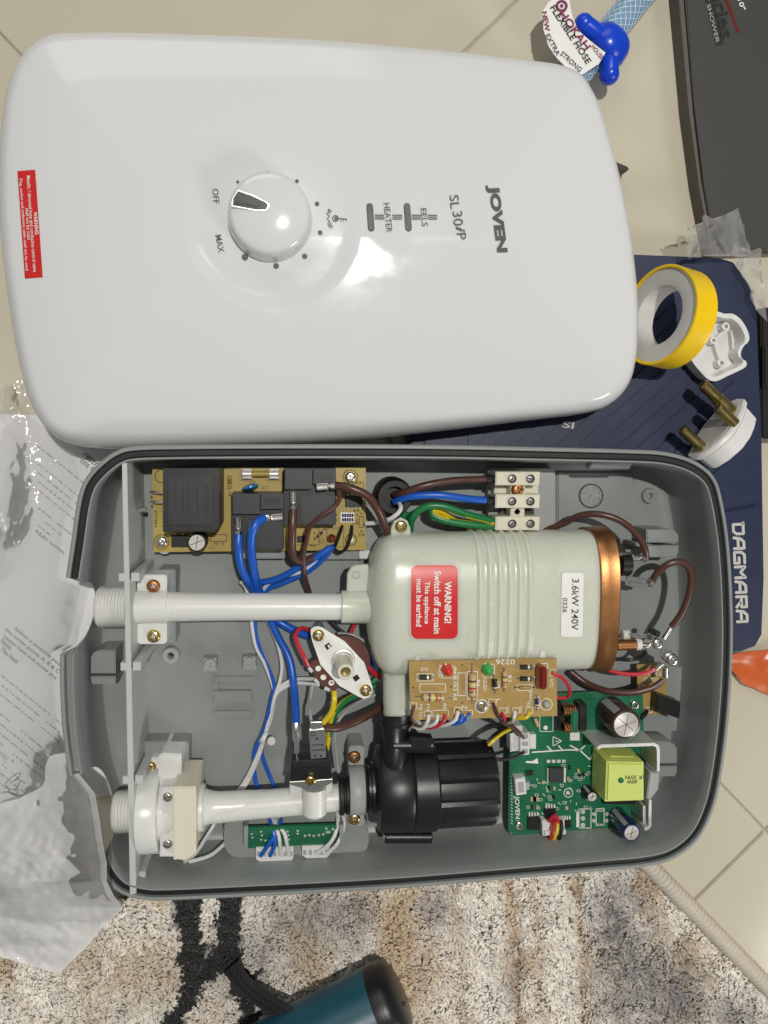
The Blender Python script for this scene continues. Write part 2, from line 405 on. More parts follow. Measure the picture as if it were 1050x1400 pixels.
# ------------------------------------------------------------------ rug
rug = thing('rug', 'cream and black mottled shaggy rug with a corded cream edge, under the open heater', 'rug', P(440, 1300, 0))
e0, e1 = P(898, 1207, 6), P(1062, 1374, 6); ed = (e1-e0).normalized(); en = Vector((-ed.y, ed.x, 0))     # the bound edge; en points off the rug
if en.x < 0: en = -en
corner = e0-ed*215
poly = [corner, e0+ed*700, e0+ed*700-en*900, P(-420, 1500, 4), P(-60, 1316, 4), P(190, 1222, 4)]
MB().solid([Vector((p.x, p.y, 4)) for p in poly], [Vector((p.x, p.y, 0.3)) for p in poly], 'rug_back').obj('backing', rug)
bd = []
k0 = corner+en*4.5; NB = 1500; LB = 640
bd = [k0+ed*(LB*i/NB) for i in range(NB)]
b_ = MB().tube([Vector((p.x, p.y, 5.6+0.5*math.sin(i*0.05))) for i, p in enumerate(bd)], 5.2, 'binding', seg=16, smooth=False,
               mod=lambda i, a: 1+0.26*abs(math.sin(i*LB/NB*math.pi/3.8+a*0.5)))
b_.obj('binding', rug, 80)
def rug_pile():
    # strands over the part of the rug that shows beside and below the tray
    step = 1.55
    xs = np.arange(-290, 400, step); ys = np.arange(-460, -205, step)
    X, Y = [q.ravel() for q in np.meshgrid(xs, ys)]
    X = X+RNG.normal(0, 0.4, X.shape); Y = Y+RNG.normal(0, 0.4, Y.shape)
    d1 = (X-e0.x)*en.x+(Y-e0.y)*en.y; d2 = (X-corner.x)*ed.x+(Y-corner.y)*ed.y
    R = np.array(RCW); v = np.stack([X, Y, np.full_like(X, 8-CAMZ)], -1) @ R
    px = 525+FPX*v[:, 0]/-v[:, 2]; py = 700-FPX*v[:, 1]/-v[:, 2]
    k = (d1 < -1.0) & (py > 1320-(px+60)*0.376) & (px > -30) & (px < 1085) & (py < 1435)
    X, Y, px, py, d1 = X[k], Y[k], px[k], py[k], d1[k]; n = len(X)
    # dyed colours plus one painted shadow: black trails, tan streaks, grey-violet drifts on cream
    c = np.array([0.86, 0.81, 0.73])*np.ones((n, 3))
    def blend(col, f): 
        nonlocal c
        f = np.clip(f, 0, 1)[:, None]; c = c*(1-f)+np.array(col)*f
    wob = (fbm(px/60, py/60, 3)-0.5)*60
    fine = fbm(px/12, py/12, 5)
    blend((0.60, 0.46, 0.29), (fbm(px/55, py/110, 21)-0.56)*4)
    for xc, wd, a in ((702, 10, .8), (795, 9, .8), (735, 7, .5), (628, 9, .45), (580, 18, .4), (420, 22, .5), (540, 24, .4), (900, 12, .6), (120, 20, .4)):
        blend((0.55, 0.40, 0.25), a*np.exp(-((px+wob*0.35-xc-(py-1300)*0.06)/wd)**2)*(0.5+fine))
    for xc, yc, sx, sy, a in ((850, 1290, 40, 90, .8), (905, 1350, 45, 60, .8), (1000, 1390, 40, 30, .8), (440, 1260, 50, 40, .5), (600, 1240, 26, 30, .5), (330, 1340, 40, 60, .45), (700, 1330, 30, 60, .35), (480, 1240, 40, 30, .5)):
        pass
    for xc, yc, sx, sy, a in ((200, 1330, 80, 45, .75), (560, 1330, 40, 60, .6), (420, 1310, 40, 40, .7), (950, 1330, 25, 60, .7), (300, 1290, 20, 30, .3)):  # first tan patch is a shadow painted into the pile colour
        blend((0.55, 0.43, 0.28), a*np.exp(-((px-xc+wob)/sx)**2-((py-yc)/sy)**2)*(0.3+1.2*fine))
    for xc, yc, sx, sy, a in ((850, 1290, 45, 100, 1.), (905, 1360, 55, 60, 1.), (1000, 1390, 40, 30, .8), (460, 1250, 60, 40, .7), (600, 1240, 26, 40, .6), (330, 1340, 40, 60, .6), (375, 1260, 25, 40, .5), (700, 1340, 25, 50, .4)):
        blend((0.26, 0.235, 0.23), a*np.exp(-((px-xc+wob)/sx)**2-((py-yc)/sy)**2)*(0.25+1.5*fine))
    blk = np.exp(-((px-252-(py-1240)*0.14+wob*0.4)/24)**2)*(py < 1345)+np.exp(-((px-318+(py-1240)*0.10+wob*0.4)/20)**2)*(py < 1330) \
        + np.exp(-((px-268+(py-1335)*0.45+wob*0.3)/17)**2)*(py > 1310)+0.9*np.exp(-((px-330-(py-1340)*.15+wob*0.5)/22)**2)*(py > 1330)+.5*np.exp(-((px-395+wob)/14)**2-((py-1268)/10)**2)
    blend((0.014, 0.013, 0.014), (blk*(0.55+0.9*fbm(px/9, py/9, 9))-0.42)*7)
    c = c*(0.88+0.2*RNG.random((n, 1)))*(0.84+0.42*fbm(X/4.5, Y/4.5, 77)[:, None])
    # curl and lean: neighbours share it, so the pile clumps
    ang = fbm(X/7, Y/7, 31)*14+RNG.normal(0, 0.5, n)
    lean = 1.6+1.6*fbm(X/9, Y/9, 33)+RNG.random(n)*0.6
    q1, q2 = X*.55+Y*.83, -X*.83+Y*.55
    top = 4.2+4.2*fbm(q1/3.2, q2/8.5, 35)+3.4*fbm(X/6.0, Y/6.0, 36)+RNG.normal(0, 0.3, n)
    top -= 2.2*np.exp(-((px+wob*0.35-702-(py-1300)*0.06)/6)**2)+2.0*np.exp(-((px+wob*0.35-795-(py-1300)*0.06)/6)**2)
    top *= np.clip(0.55+(-d1)/14, 0.5, 1)
    r = 0.92+0.34*RNG.random(n)
    lv = [(0.0, 0.0, 1.0), (0.5, 0.75, 1.15), (0.0, 1.0, 0.85), (0.0, 0.97, 0.3)]
    cx = [np.zeros(n), 0.35*lean, lean, lean*1.35]; rad = [1.0, 1.2, 1.0, 0.35]; zz = [2.0+0*top, 2+(top-2)*0.65, top, top-0.5]
    V = np.zeros((n, 4, 4, 3)); b0 = RNG.random(n)*3
    for q in range(4):
        for s in range(4):
            a = b0+s*math.pi/2
            V[:, q, s, 0] = X+np.cos(ang)*cx[q]+np.cos(a)*r*rad[q]
            V[:, q, s, 1] = Y+np.sin(ang)*cx[q]+np.sin(a)*r*rad[q]
            V[:, q, s, 2] = zz[q]
    F = []
    for q in range(3):
        for s in range(4): F.append((q*4+s, q*4+(s+1) % 4, (q+1)*4+(s+1) % 4, (q+1)*4+s))
    F.append((12, 13, 14, 15)); F = np.array(F)
    faces = (F[None]+16*np.arange(n)[:, None, None]).reshape(-1, 4)
    me = bpy.data.meshes.new('pile'); me.vertices.add(n*16); me.vertices.foreach_set('co', (V.reshape(-1)*0.001))
    me.loops.add(len(faces)*4); me.loops.foreach_set('vertex_index', faces.ravel())
    me.polygons.add(len(faces)); me.polygons.foreach_set('loop_start', np.arange(len(faces))*4); me.update(calc_edges=True); me.validate()
    me.shade_smooth()
    ca = me.color_attributes.new('dye_and_shade', 'FLOAT_COLOR', 'POINT')
    cc = np.ones((n, 16, 4)); cc[:, :, :3] = c[:, None, :]; ca.data.foreach_set('color', cc.ravel())
    m = bpy.data.materials.new('pile'); m.use_nodes = True; b = m.node_tree.nodes['Principled BSDF']; b.inputs['Roughness'].default_value = 0.75
    b.inputs['Sheen Weight'].default_value = 0.25
    at = m.node_tree.nodes.new('ShaderNodeAttribute'); at.attribute_name = 'dye_and_shade'; m.node_tree.links.new(at.outputs['Color'], b.inputs['Base Color'])
    me.materials.append(m); o = bpy.data.objects.new('pile', me); COL.objects.link(o); own(o, rug); o['kind'] = 'stuff'
rug_pile()

# ------------------------------------------------------------------ tool case
case = thing('tool_case', 'navy blue ribbed plastic tool case lettered DAGMARA, lying under the open heater', 'tool case', P(900, 650, 0))
CZ = 20.5-T
outl = [(560, 430), (860, 347), (985, 352), (1004, 358), (1026, 388), (1036, 424), (1041, 600), (1044, 790), (1043, 868), (1034, 884), (1012, 893), (900, 900), (560, 900)]
MB().prism(outl, CZ-2.2, -20.6, 'case_navy', 1.6).obj('body', case)
inner = [(580, 450), (862, 372), (970, 380), (1000, 410), (1014, 440), (1020, 660), (960, 700), (900, 715), (580, 760)]
MB().prism(inner, CZ-0.8, CZ-3, 'case_navy', 0.8).obj('lid_panel', case)
def clip(poly, a, b):   # keep the side of line a-b where cross >= 0
    out = []
    sd = lambda p: (b[0]-a[0])*(p[1]-a[1])-(b[1]-a[1])*(p[0]-a[0])
    for i in range(len(poly)):
        p, q = poly[i], poly[(i+1) % len(poly)]; s, t = sd(p), sd(q)
        if s >= 0: out.append(p)
        if (s >= 0) != (t >= 0): f = s/(s-t); out.append((p[0]+(q[0]-p[0])*f, p[1]+(q[1]-p[1])*f))
    return out
rib_area = [(640, 500), (872, 392), (960, 396), (1004, 450), (1008, 640), (940, 690), (640, 690)]
for k in range(-16, 16):
    c0 = k*19.0; cx, cy = 850+c0*0.66, 540+c0*0.75
    d = (0.75, -0.66); nx, ny = 0.66, 0.75; hw = 7.4
    q = [(cx+d[0]*500*i+nx*hw*j, cy+d[1]*500*i+ny*hw*j) for i, j in ((-1, -1), (-1, 1), (1, 1), (1, -1))]
    for i in range(len(rib_area)):
        q = clip(q, rib_area[i], rib_area[(i+1) % len(rib_area)])
        if len(q) < 3: break
    if len(q) >= 3: MB().prism(q, CZ+0.1, CZ-1.4, 'case_navy', 0.35).obj('ridge', case)
MB().prism([(960, 704), (1038, 690), (1041, 852), (1034, 860), (960, 866)], CZ+0.0, CZ-3, 'case_navy', 1.2).obj('name_panel', case)
def block_letters(word, cx, cy, L, H, A, z, wpx, mt):
    st = {'D': [[(.12, 1), (.12, 0), (.75, 0), (1, .3), (1, 1), (0, 1)]], 'A': [[(0, 0), (.1, .65), (.4, 1), (1, 1), (1, 0)], [(.1, .42), (1, .42)]], 'G': [[(1, 1), (.25, 1), (0, .7), (0, 0), (1, 0), (1, .45), (.5, .45)]],
          'M': [[(0, 0), (0, 1), (.5, .55), (1, 1), (1, 0)]], 'R': [[(.05, 0), (.05, 1), (1, 1), (1, .5), (.1, .5)], [(.45, .5), (1, 0)]]}
    g = MB(); n = len(word); adv = L/n; w_ = adv*.74; f = pxmap(cx, cy, A)
    for k, ch in enumerate(word):
        for pl in st[ch]: g.path([f(-L/2+adv*k+adv*.1+x*w_, (y-.5)*H) for x, y in pl], wpx, z+(k % 2)*.001, mt)
        for pl in st[ch]:
            for x, y in pl: q = f(-L/2+adv*k+adv*.1+x*w_, (y-.5)*H); g.disc(q[0], q[1], wpx*.5, z+.01, mt, 8)
    return g
block_letters('DAGMARA', 1012, 783, 140, 13.5, 87.5, 20.85, 3.9, 'case_text').obj('lettering', case, 0)
MB().text('SI', 777, 581, 16, 9, 8, 20.4, 'case_text', 0.02, up=0.5).obj('lettering', case, 0)
MB().prism(rr(1041, 420, 1075, 600, 6), CZ-5, -20, 'dark', 1.0).prism(rr(1044, 470, 1075, 530, 4), CZ-2, -20, 'dark', 1.0).obj('dark_block', case)  # stand-in for a separate, unidentified dark object beyond the case edge

# ------------------------------------------------------------------ orange bag, carton, small things at the edge
def crumple(name, pxpoly, z0, amp, mt, seed, res=26, thick=0.0):
    """a crumpled sheet over a px quad (4 corners), creased by folded plane waves"""
    rg = np.random.default_rng(seed); u, v = np.meshgrid(np.linspace(0, 1, res), np.linspace(0, 1, res))
    c = np.array(pxpoly, float)
    px = (1-u)*(1-v)*c[0, 0]+u*(1-v)*c[1, 0]+u*v*c[2, 0]+(1-u)*v*c[3, 0]; py = (1-u)*(1-v)*c[0, 1]+u*(1-v)*c[1, 1]+u*v*c[2, 1]+(1-u)*v*c[3, 1]
    e = np.minimum(np.minimum(u, 1-u), np.minimum(v, 1-v))
    px = px+(vnoise(u*5, v*5, seed)-.5)*14*(e < .02); py = py+(vnoise(u*5+9, v*5, seed)-.5)*14*(e < .02)
    h = 0
    for k in range(7):
        a = rg.uniform(0, math.pi); s = rg.uniform(0.02, 0.07)
        ph = (px*math.cos(a)+py*math.sin(a))*s+rg.uniform(0, 6)+1.2*vnoise(px/40, py/40, seed+k)
        h = h+np.abs((ph % 2)-1)*amp*0.028/s/2
    z = np.maximum(z0+h-amp*0.2, 0.6)
    W = PN(px, py, z)
    fs = [(i*res+j, (i+1)*res+j, (i+1)*res+j+1, i*res+j+1) for i in range(res-1) for j in range(res-1)]
    return MB().add(W.reshape(-1, 3), fs, mt)
def film(name, body, clear, rough, tint=(0.9, 0.9, 0.92), ior=1.5, through=0.3):
    m = bpy.data.materials.new(name); m.use_nodes = True; nt = m.node_tree; nt.nodes.clear()
    out = nt.nodes.new('ShaderNodeOutputMaterial'); tr = nt.nodes.new('ShaderNodeBsdfTransparent'); df = nt.nodes.new('ShaderNodeBsdfDiffuse'); tl = nt.nodes.new('ShaderNodeBsdfTranslucent')
    gl = nt.nodes.new('ShaderNodeBsdfGlossy'); gl.inputs['Roughness'].default_value = rough
    df.inputs[0].default_value = tl.inputs[0].default_value = (*tint, 1); tr.inputs[0].default_value = (0.995, 0.995, 0.995, 1)
    m1 = nt.nodes.new('ShaderNodeMixShader'); m1.inputs[0].default_value = through; nt.links.new(df.outputs[0], m1.inputs[1]); nt.links.new(tl.outputs[0], m1.inputs[2])
    m2 = nt.nodes.new('ShaderNodeMixShader')
    tc = nt.nodes.new('ShaderNodeTexCoord'); nz = nt.nodes.new('ShaderNodeTexNoise'); nz.inputs['Scale'].default_value = 45; nz.inputs['Detail'].default_value = 6
    nt.links.new(tc.outputs['Object'], nz.inputs['Vector'])
    mr = nt.nodes.new('ShaderNodeMapRange'); mr.inputs['To Min'].default_value = body*0.7; mr.inputs['To Max'].default_value = body*1.3
    nt.links.new(nz.outputs['Fac'], mr.inputs['Value']); nt.links.new(mr.outputs['Result'], m2.inputs[0])
    nt.links.new(tr.outputs[0], m2.inputs[1]); nt.links.new(m1.outputs[0], m2.inputs[2])
    fr = nt.nodes.new('ShaderNodeFresnel'); fr.inputs['IOR'].default_value = ior
    m3 = nt.nodes.new('ShaderNodeMixShader'); nt.links.new(fr.outputs[0], m3.inputs[0]); nt.links.new(m2.outputs[0], m3.inputs[1]); nt.links.new(gl.outputs[0], m3.inputs[2])
    nt.links.new(m3.outputs[0], out.inputs['Surface']); MATS[name] = m
film('bag_film', 0.10, 0.5, 0.07, (0.97, 0.97, 0.98), 1.5); film('bag_film_thick', 0.66, 0.5, 0.09, (1, 1, 1), 1.5, .12); film('wrap_film', 0.38, 0.5, 0.36, (0.62, 0.62, 0.60), 1.3)
tag(crumple('orange_bag', [(990, 895), (1110, 880), (1110, 985), (1000, 918)], 3, 2.5, 'orange', 4).obj('orange_bag', None, 60), 'crumpled orange plastic bag with white print beside the navy case', 'plastic bag')
box = thing('carton', 'dark grey carton with red and black print in the corner beyond the hose', 'carton', P(1010, 150, 0))
BZ = 15.0
bp = [(935, -30), (1120, -30), (1120, 338), (979, 343), (962, 250), (950, 150)]
b_ = MB().solid([P(x, y, BZ) for x, y in bp], [P(x, y, BZ)+Vector((0, 0, -BZ+1.2)) for x, y in bp], 'box_grey', 0.7); b_.obj('board', box)
fe = [(926, -30), (936, -30), (951, 150), (963, 250), (980, 342), (973, 346), (955, 250), (942, 150)]
MB().solid([P(x, y, BZ-2.5) for x, y in fe], [P(x, y, BZ-2.5)+Vector((0, 0, -11.5)) for x, y in fe], 'box_edge', .5).obj('flap_edge', box)
g = MB(); fm = pxmap(975, 18, 77)
g.add([P(*fm(u, v), BZ+.25) for u, v in ((-50, -6), (44, -6), (44, 5), (-50, 5))], [(0, 1, 2, 3)], 'print_black').obj('print_bar', box, 0)
MB().text('INSTANT SHOWER', 968, 4, 112, 5.5, 76, BZ, 'wire_grey', 0.01, up=.55).obj('lettering', box, 0)
g = MB(); fm = pxmap(1001, 20, 70)
g.add([P(*fm(u, v), BZ+.2) for u, v in ((-40, -2), (26, -2), (26, 1), (-40, 2))], [(0, 1, 2, 3)], 'maroon').obj('print_stripe', box, 0)
MB().text('series', 986, 12, 80, 17, 77, BZ, 'print_black', 0.015, up=.6).obj('lettering', box, 0)
MB().text('10"', 1014, 6, 16, 7, 72, BZ, 'silk_white', 0.02, up=.5).obj('lettering', box, 0)
tag(crumple('plastic_wrapper', [(938, 310), (1012, 284), (1030, 352), (936, 352)], 20, 12, 'wrap_film', 9, 30).obj('plastic_wrapper', None, 60), 'small crumpled clear plastic wrapper between the carton and the navy case', 'wrapper')
wr2 = crumple('plastic_wrapper', [(1000, 330), (1042, 345), (1046, 440), (1018, 380)], 17, 8, 'wrap_film', 10, 24)
tag(wr2.obj('plastic_wrapper', None, 60), 'clear plastic scrap beside the rounded corner of the navy case', 'wrapper')
t_ = MB().solid([P(836, 218, 12), P(858, 227, 12), P(861, 231, 12), P(856, 235, 12), P(836, 236, 12)], [P(836, 218, 12)+Vector((0, 0, -9)), P(858, 227, 12)+Vector((0, 0, -9)), P(861, 231, 12)+Vector((0, 0, -9)), P(856, 235, 12)+Vector((0, 0, -9)), P(836, 236, 12)+Vector((0, 0, -9))], 'tab_brown', 0.8)
tag(t_.obj('dark_tab', None), 'small dark brown pointed tab poking out from under the white cover', 'tab')

# ------------------------------------------------------------------ hose
hose = thing('flexible_hose', 'pale blue braided hose with a blue wing nut and a white paper label', 'hose', P(800, 90, 0))
h0, h1 = P(735, 168, 11), P(905, -45, 11)
MB().tube([h0, (h0+h1)/2, h1], 8.6, 'hose_blue', seg=28).obj('tube', hose)
br = MB(); ax = (h1-h0).normalized(); LU = (h1-h0).length; u = Vector((0, 0, 1)); vv = ax.cross(u)
for k in range(12):
    for s_ in (1, -1):
        pts = [h0+ax*t+(u*math.cos(k*math.pi/6+s_*t/9)+vv*math.sin(k*math.pi/6+s_*t/9))*8.65 for t in np.arange(0, LU, 1.2)]
        br.tube(pts, 0.28, 'braid', seg=4, smooth=False)
br.obj('braid', hose)
nc = P(828, 66, 12)
nt_ = MB().lathe(nc-ax*8, nc+ax*9, [(0, 9), (.4, 11.4), (2.2, 13.0), (7, 13.8), (13, 13.2), (16, 11.8), (17, 9)], 'nut_blue', 32)
def lobe(px, py, z, r):
    e = P(px, py, z); nt_.tube([nc+Vector((0, 0, 2)), nc.lerp(e, .45)+Vector((0, 0, 3)), e], r*0.95, 'nut_blue', seg=16)
    nt_.lathe(e-Vector((0, 0, r)), e+Vector((0, 0, r)), [(r-r*math.cos(a), r*math.sin(a)) for a in np.linspace(0, math.pi, 12)], 'nut_blue', 20)
lobe(798, 33, 19, 5.9); lobe(833, 102, 17, 6.0)
nt_.obj('wing_nut', hose, 60)
lab = [(742, 15), (750, 3), (757, -3), (778, -3), (782, 20), (790, 41), (806, 55), (828, 72), (819, 87), (795, 103), (785, 98), (773, 91), (760, 78), (750, 63), (743, 40)]
l_ = MB().solid([P(x, y, 21.8) for x, y in lab], [P(x, y, 21.8)+Vector((0, 0, -.25)) for x, y in lab], 'sticker_white'); lo_ = l_.obj('paper_label', hose)
x_ = MB()
x_.text('HOKAH', 786, 41, 62, 11, 54, 21.9, 'print_maroon', 0.02).text('FLEXIBLE HOSE', 780.5, 47, 92, 9, 57, 21.9, 'print_black', 0.012)
x_.text('NEW', 746.5, 29, 27, 7, 80, 21.9, 'print_maroon', 0.02).text('EXTRA', 756, 61, 32, 7, 61, 21.9, 'print_grey', 0.01).text('STRONG', 781, 84, 36, 7, 42, 21.9, 'print_grey', 0.01)
x_.text('HOUSE', 817, 71, 22, 6, 52, 21.9, 'print_maroon', 0.01)
x_.ringpx(768, 8, 6.5, 3.5, 22.2, 'print_maroon').disc(768, 8, 2.5, 22.2, 'print_maroon')
x_.obj('lettering', lo_, 0)

# ------------------------------------------------------------------ white cover
cov_px = [(100, 50), (205, 50), (400, 57), (525, 66), (640, 77), (725, 87), (765, 94), (790, 106), (806, 128), (820, 160), (840, 230), (855, 300), (865, 370), (869, 430), (866, 490), (857, 525), (836, 550), (800, 565), (700, 578), (600, 590), (500, 600), (400, 606), (300, 610), (200, 613), (138, 613), (102, 608), (75, 595), (55, 573), (40, 540), (25, 480), (12, 400), (4, 330), (1, 260), (3, 200), (8, 150), (20, 105), (42, 71), (68, 55)]
CE = T+22
N1 = 360
co = PN(*smooth_loop(cov_px, N1).T, CE)[:, :2]
if np.sum(co[:, 0]*np.roll(co[:, 1], -1)-np.roll(co[:, 0], -1)*co[:, 1]) < 0: co = co[::-1]
def poly_dist(X, Y, pl):
    d = np.full(X.shape, 1e9)
    a = pl; b = np.roll(pl, -1, 0)
    for i in range(0, len(pl)):
        e = b[i]-a[i]; t = np.clip(((X-a[i, 0])*e[0]+(Y-a[i, 1])*e[1])/(e@e), 0, 1)
        d = np.minimum(d, np.hypot(X-a[i, 0]-t*e[0], Y-a[i, 1]-t*e[1]))
    return d
kc = Q(372, 301, 45); ic = Q(570, 292, 47)
sst = lambda x: np.clip(x, 0, 1)**2*(3-2*np.clip(x, 0, 1))
def cover_z_raw(X, Y, d):
    R = 9.5; q = np.clip(d/R, 0, 1)
    z = CE+12*(1-(1-q)**2.2)**(1/2.0)+13.0*(1-np.exp(-np.maximum(d-1, 0)/40))
    r1 = np.hypot(X-kc.x, Y-kc.y); r2 = np.hypot((X-ic.x)/1.3, Y-ic.y)
    lo = 0.15+0.85*(0.5+0.5*np.tanh((kc.y-10-Y)/20))                     # the hollow fades out towards the far side
    m1 = sst((48-r1)/10)*lo; m2 = sst((25-r2)/15)*lo
    return z-1.5*m1-0.8*m2*(1-m1)
_gx = np.arange(co[:, 0].min()-3, co[:, 0].max()+3, 1.0); _gy = np.arange(co[:, 1].min()-3, co[:, 1].max()+3, 1.0)
_GX, _GY = np.meshgrid(_gx, _gy); _GZ = cover_z_raw(_GX, _GY, poly_dist(_GX.ravel(), _GY.ravel(), co[::2]).reshape(_GX.shape))
def cover_z(x, y):
    i = min(max((x-_gx[0]), 0), len(_gx)-2.001); j = min(max((y-_gy[0]), 0), len(_gy)-2.001); a, b = int(i), int(j); u, v = i-a, j-b
    return float((_GZ[b, a]*(1-u)+_GZ[b, a+1]*u)*(1-v)+(_GZ[b+1, a]*(1-u)+_GZ[b+1, a+1]*u)*v)
cover = thing('heater_cover', 'glossy white water heater cover with a dial, laid beside the open grey base', 'heater cover', P(420, 330, 21))
cc_ = co.mean(0); sv = np.r_[1-np.linspace(0, 1, 26)**2*0.16, np.linspace(0.83, 0.0, 84)]
SX = cc_[0]+(co[None, :, 0]-cc_[0])*sv[:, None]; SY = cc_[1]+(co[None, :, 1]-cc_[1])*sv[:, None]
D_ = poly_dist(SX.ravel(), SY.ravel(), co).reshape(SX.shape); D_[0] = 0
SZ = cover_z_raw(SX, SY, D_)
V_ = np.stack([SX, SY, SZ], -1)
nrm = co-cc_; nrm /= np.linalg.norm(nrm, axis=1)[:, None]
skirt = [np.c_[co-nrm*a, np.full(N1, zz)] for a, zz in ((3.0, T+1), (0.9, T+0.6), (0.2, T+1.0), (0.0, T+8), (0, CE-4))]
V_ = np.concatenate([np.array(skirt), V_], 0); nr = len(V_)
fs = [(i*N1+k, i*N1+(k+1) % N1, (i+1)*N1+(k+1) % N1, (i+1)*N1+k) for i in range(nr-1) for k in range(N1)]
MB().add(V_.reshape(-1, 3), fs, 'cover_white').obj('shell', cover, 50)
# dial knob
kb = Q(369.5, 300, 43.3); kz = kb.z; kn = MB()
kn.lathe(kb, kb+Vector((0, 0, 1)), [(-1.5, 23.2), (0.3, 23.2), (0.9, 22.9), (1.0, 22.5), (9.0, 21.4), (11.6, 20.8), (12.9, 19.9), (13.5, 18.3), (14.2, 14), (14.7, 10), (15.0, 5), (15.1, 0)], 'knob_white', 72)
kno = kn.obj('knob', cover, 40)
pt = MB(); kt = kz+13.9
tip = (364, 281)
wedge = [(325, 258.5), (345, 266), (363, 274.5), (368.5, 279), (369, 284), (364, 288.5), (352, 288.5), (316, 282.5), (317.5, 272)]
pt.solid([P(x, y, kz+15.45) for x, y in wedge], [P(x, y, kz+15.45)+Vector((0, 0, -4)) for x, y in wedge], 'alu', 0.4)
slot = [(325.5, 261), (344, 267.5), (362, 275.8), (366.5, 280), (363.5, 286), (352, 286.5), (318, 280.5), (319, 271)]
pt.solid([P(x, y, kz+15.75) for x, y in slot], [P(x, y, kz+15.75)+Vector((0, 0, -1)) for x, y in slot], 'dark', 0.15)
pt.solid([P(x, y, kz+16.2) for x, y in ((322, 274), (356, 280.5), (350, 283), (321, 278))], [P(x, y, kz+16.2)+Vector((0, 0, -1)) for x, y in ((322, 274), (356, 280.5), (350, 283), (321, 278))], 'chrome_dark', 0.2)
pt.obj('pointer', kno)
for i, (x, y, r) in enumerate(((325, 248.5, 2), (365, 235.7, 2.3), (406, 247.5, 2.6), (433.5, 278.6, 3), (437.7, 318, 3.2), (416.6, 350.4, 3.6), (377.5, 363.5, 4), (335, 351.5, 4.5))):
    MB().disc(x, y, r, lambda a, b: cover_z(a, b)+0.45, 'print_grey').obj('dial_dot', cover, 0)
for s_, x, y, L, H, A, bold, sh in (('OFF', 295, 268, 20, 8.5, 85, .004, 0), ('MAX', 300.5, 333, 24, 8.5, 79, .004, 0), ('EELS', 580, 297, 24.5, 8, 85, .006, 0), ('HEATER', 530.5, 297.5, 40, 8.5, 84, .004, 0),
                                   ('SL', 621.5, 276, 19, 12.5, 85, .002, 0), ('30', 626, 298.5, 20, 13.5, 85, .002, 0), ('i', 629.5, 313.5, 9, 12, 85, .01, .25), ('P', 631, 323, 9, 12.5, 85, .002, 0), ('JOVEN', 679, 299, 94, 19, 82.5, .05, .05)):
    MB().text(s_, x, y, L, H, A, cover_z, 'print_grey', bold, up=.5, shear=sh).obj('lettering', cover, 0)
for x in (506.5, 557.5):
    g = MB(); fm = pxmap(x, 297, 86)
    sh = [fm(u, v) for u, v in [(15*(1 if k < 8 else -1)+4.6*math.cos(math.radians(-90+180*k/7 if k < 8 else 90+180*(k-8)/7)), 4.6*math.sin(math.radians(-90+180*k/7 if k < 8 else 90+180*(k-8)/7))) for k in range(16)]]
    top = [lift(a, b, cover_z, 0.35) for a, b in sh]; g.solid(top, [p+Vector((0, 0, -3)) for p in top], 'print_grey', .2)
    sh2 = [((a-x)*.72+x, (b-297)*.9+297) for a, b in sh]; top = [lift(a, b, cover_z, 0.55) for a, b in sh2]; g.solid(top, [p+Vector((0, 0, -1)) for p in top], 'dark', .2)
    fm = pxmap(x+.5, 298, 86); sh3 = [fm(u, v) for u, v in ((-1, -1.6), (12, -1.2), (12, 1.4), (2, 1.8))]; top = [lift(a, b, cover_z, 0.75) for a, b in sh3]; g.solid(top, [p+Vector((0, 0, -.6)) for p in top], 'relay_grey', .1)
    g.obj('indicator_window', cover)
g = MB(); S_ = lambda a, b: cover_z(a, b)+.45
for x0, x1 in ((512.5, 525.5), (536.5, 550), (563, 575.5), (585, 598)):
    for dy in (-2.6, 0, 2.6): g.line((x0, 296.5+dy+(x0-512)*.005), (x1, 296.8+dy), 1.3, S_, 'print_grey')
g.obj('printed_bars', cover, 0)
g = MB()
for dx, y0, y1 in ((-6, 287, 311), (-3.2, 285.5, 292), (-2.8, 304, 312)):
    pts = [(455+dx+1.6*math.sin((y-287)*0.9)+(y-299)*.07, y) for y in np.linspace(y0, y1, 18)]
    g.path(pts, 1.2, S_, 'print_grey')
g.ringpx(458.5, 298.5, 4, 1.2, S_, 'print_grey').disc(459.7, 298.5, 2.9, S_, 'print_grey').line((462, 298.7), (474, 299.3), 1.3, S_, 'print_grey')
for k in (466.5, 470, 473.5): g.line((k, 298.8), (k-.3, 302.5), 1.1, S_, 'print_grey')
g.obj('thermometer_icon', cover, 0)
stk = MB().decal(41, 306.5, 147.5, 24.5, 86, 1, cover_z, 'sticker_red').obj('warning_sticker', cover, 60)
g = MB()
for s_, x, y, L, H, b in (('WARNING', 49.3, 305, 31, 5.2, .02), ('Metallic / chromed hose and conductive control valve', 43.3, 306, 132, 5, .006), ('shall not be used', 38.3, 306, 43, 4.6, .006), ('Plug, socket and undersink cable shall not be used', 32.2, 307, 126, 5, .006)):
    g.text(s_, x, y, L, H, 86, cover_z, 'silk_white', b, up=.45)
g.obj('lettering', stk, 0)

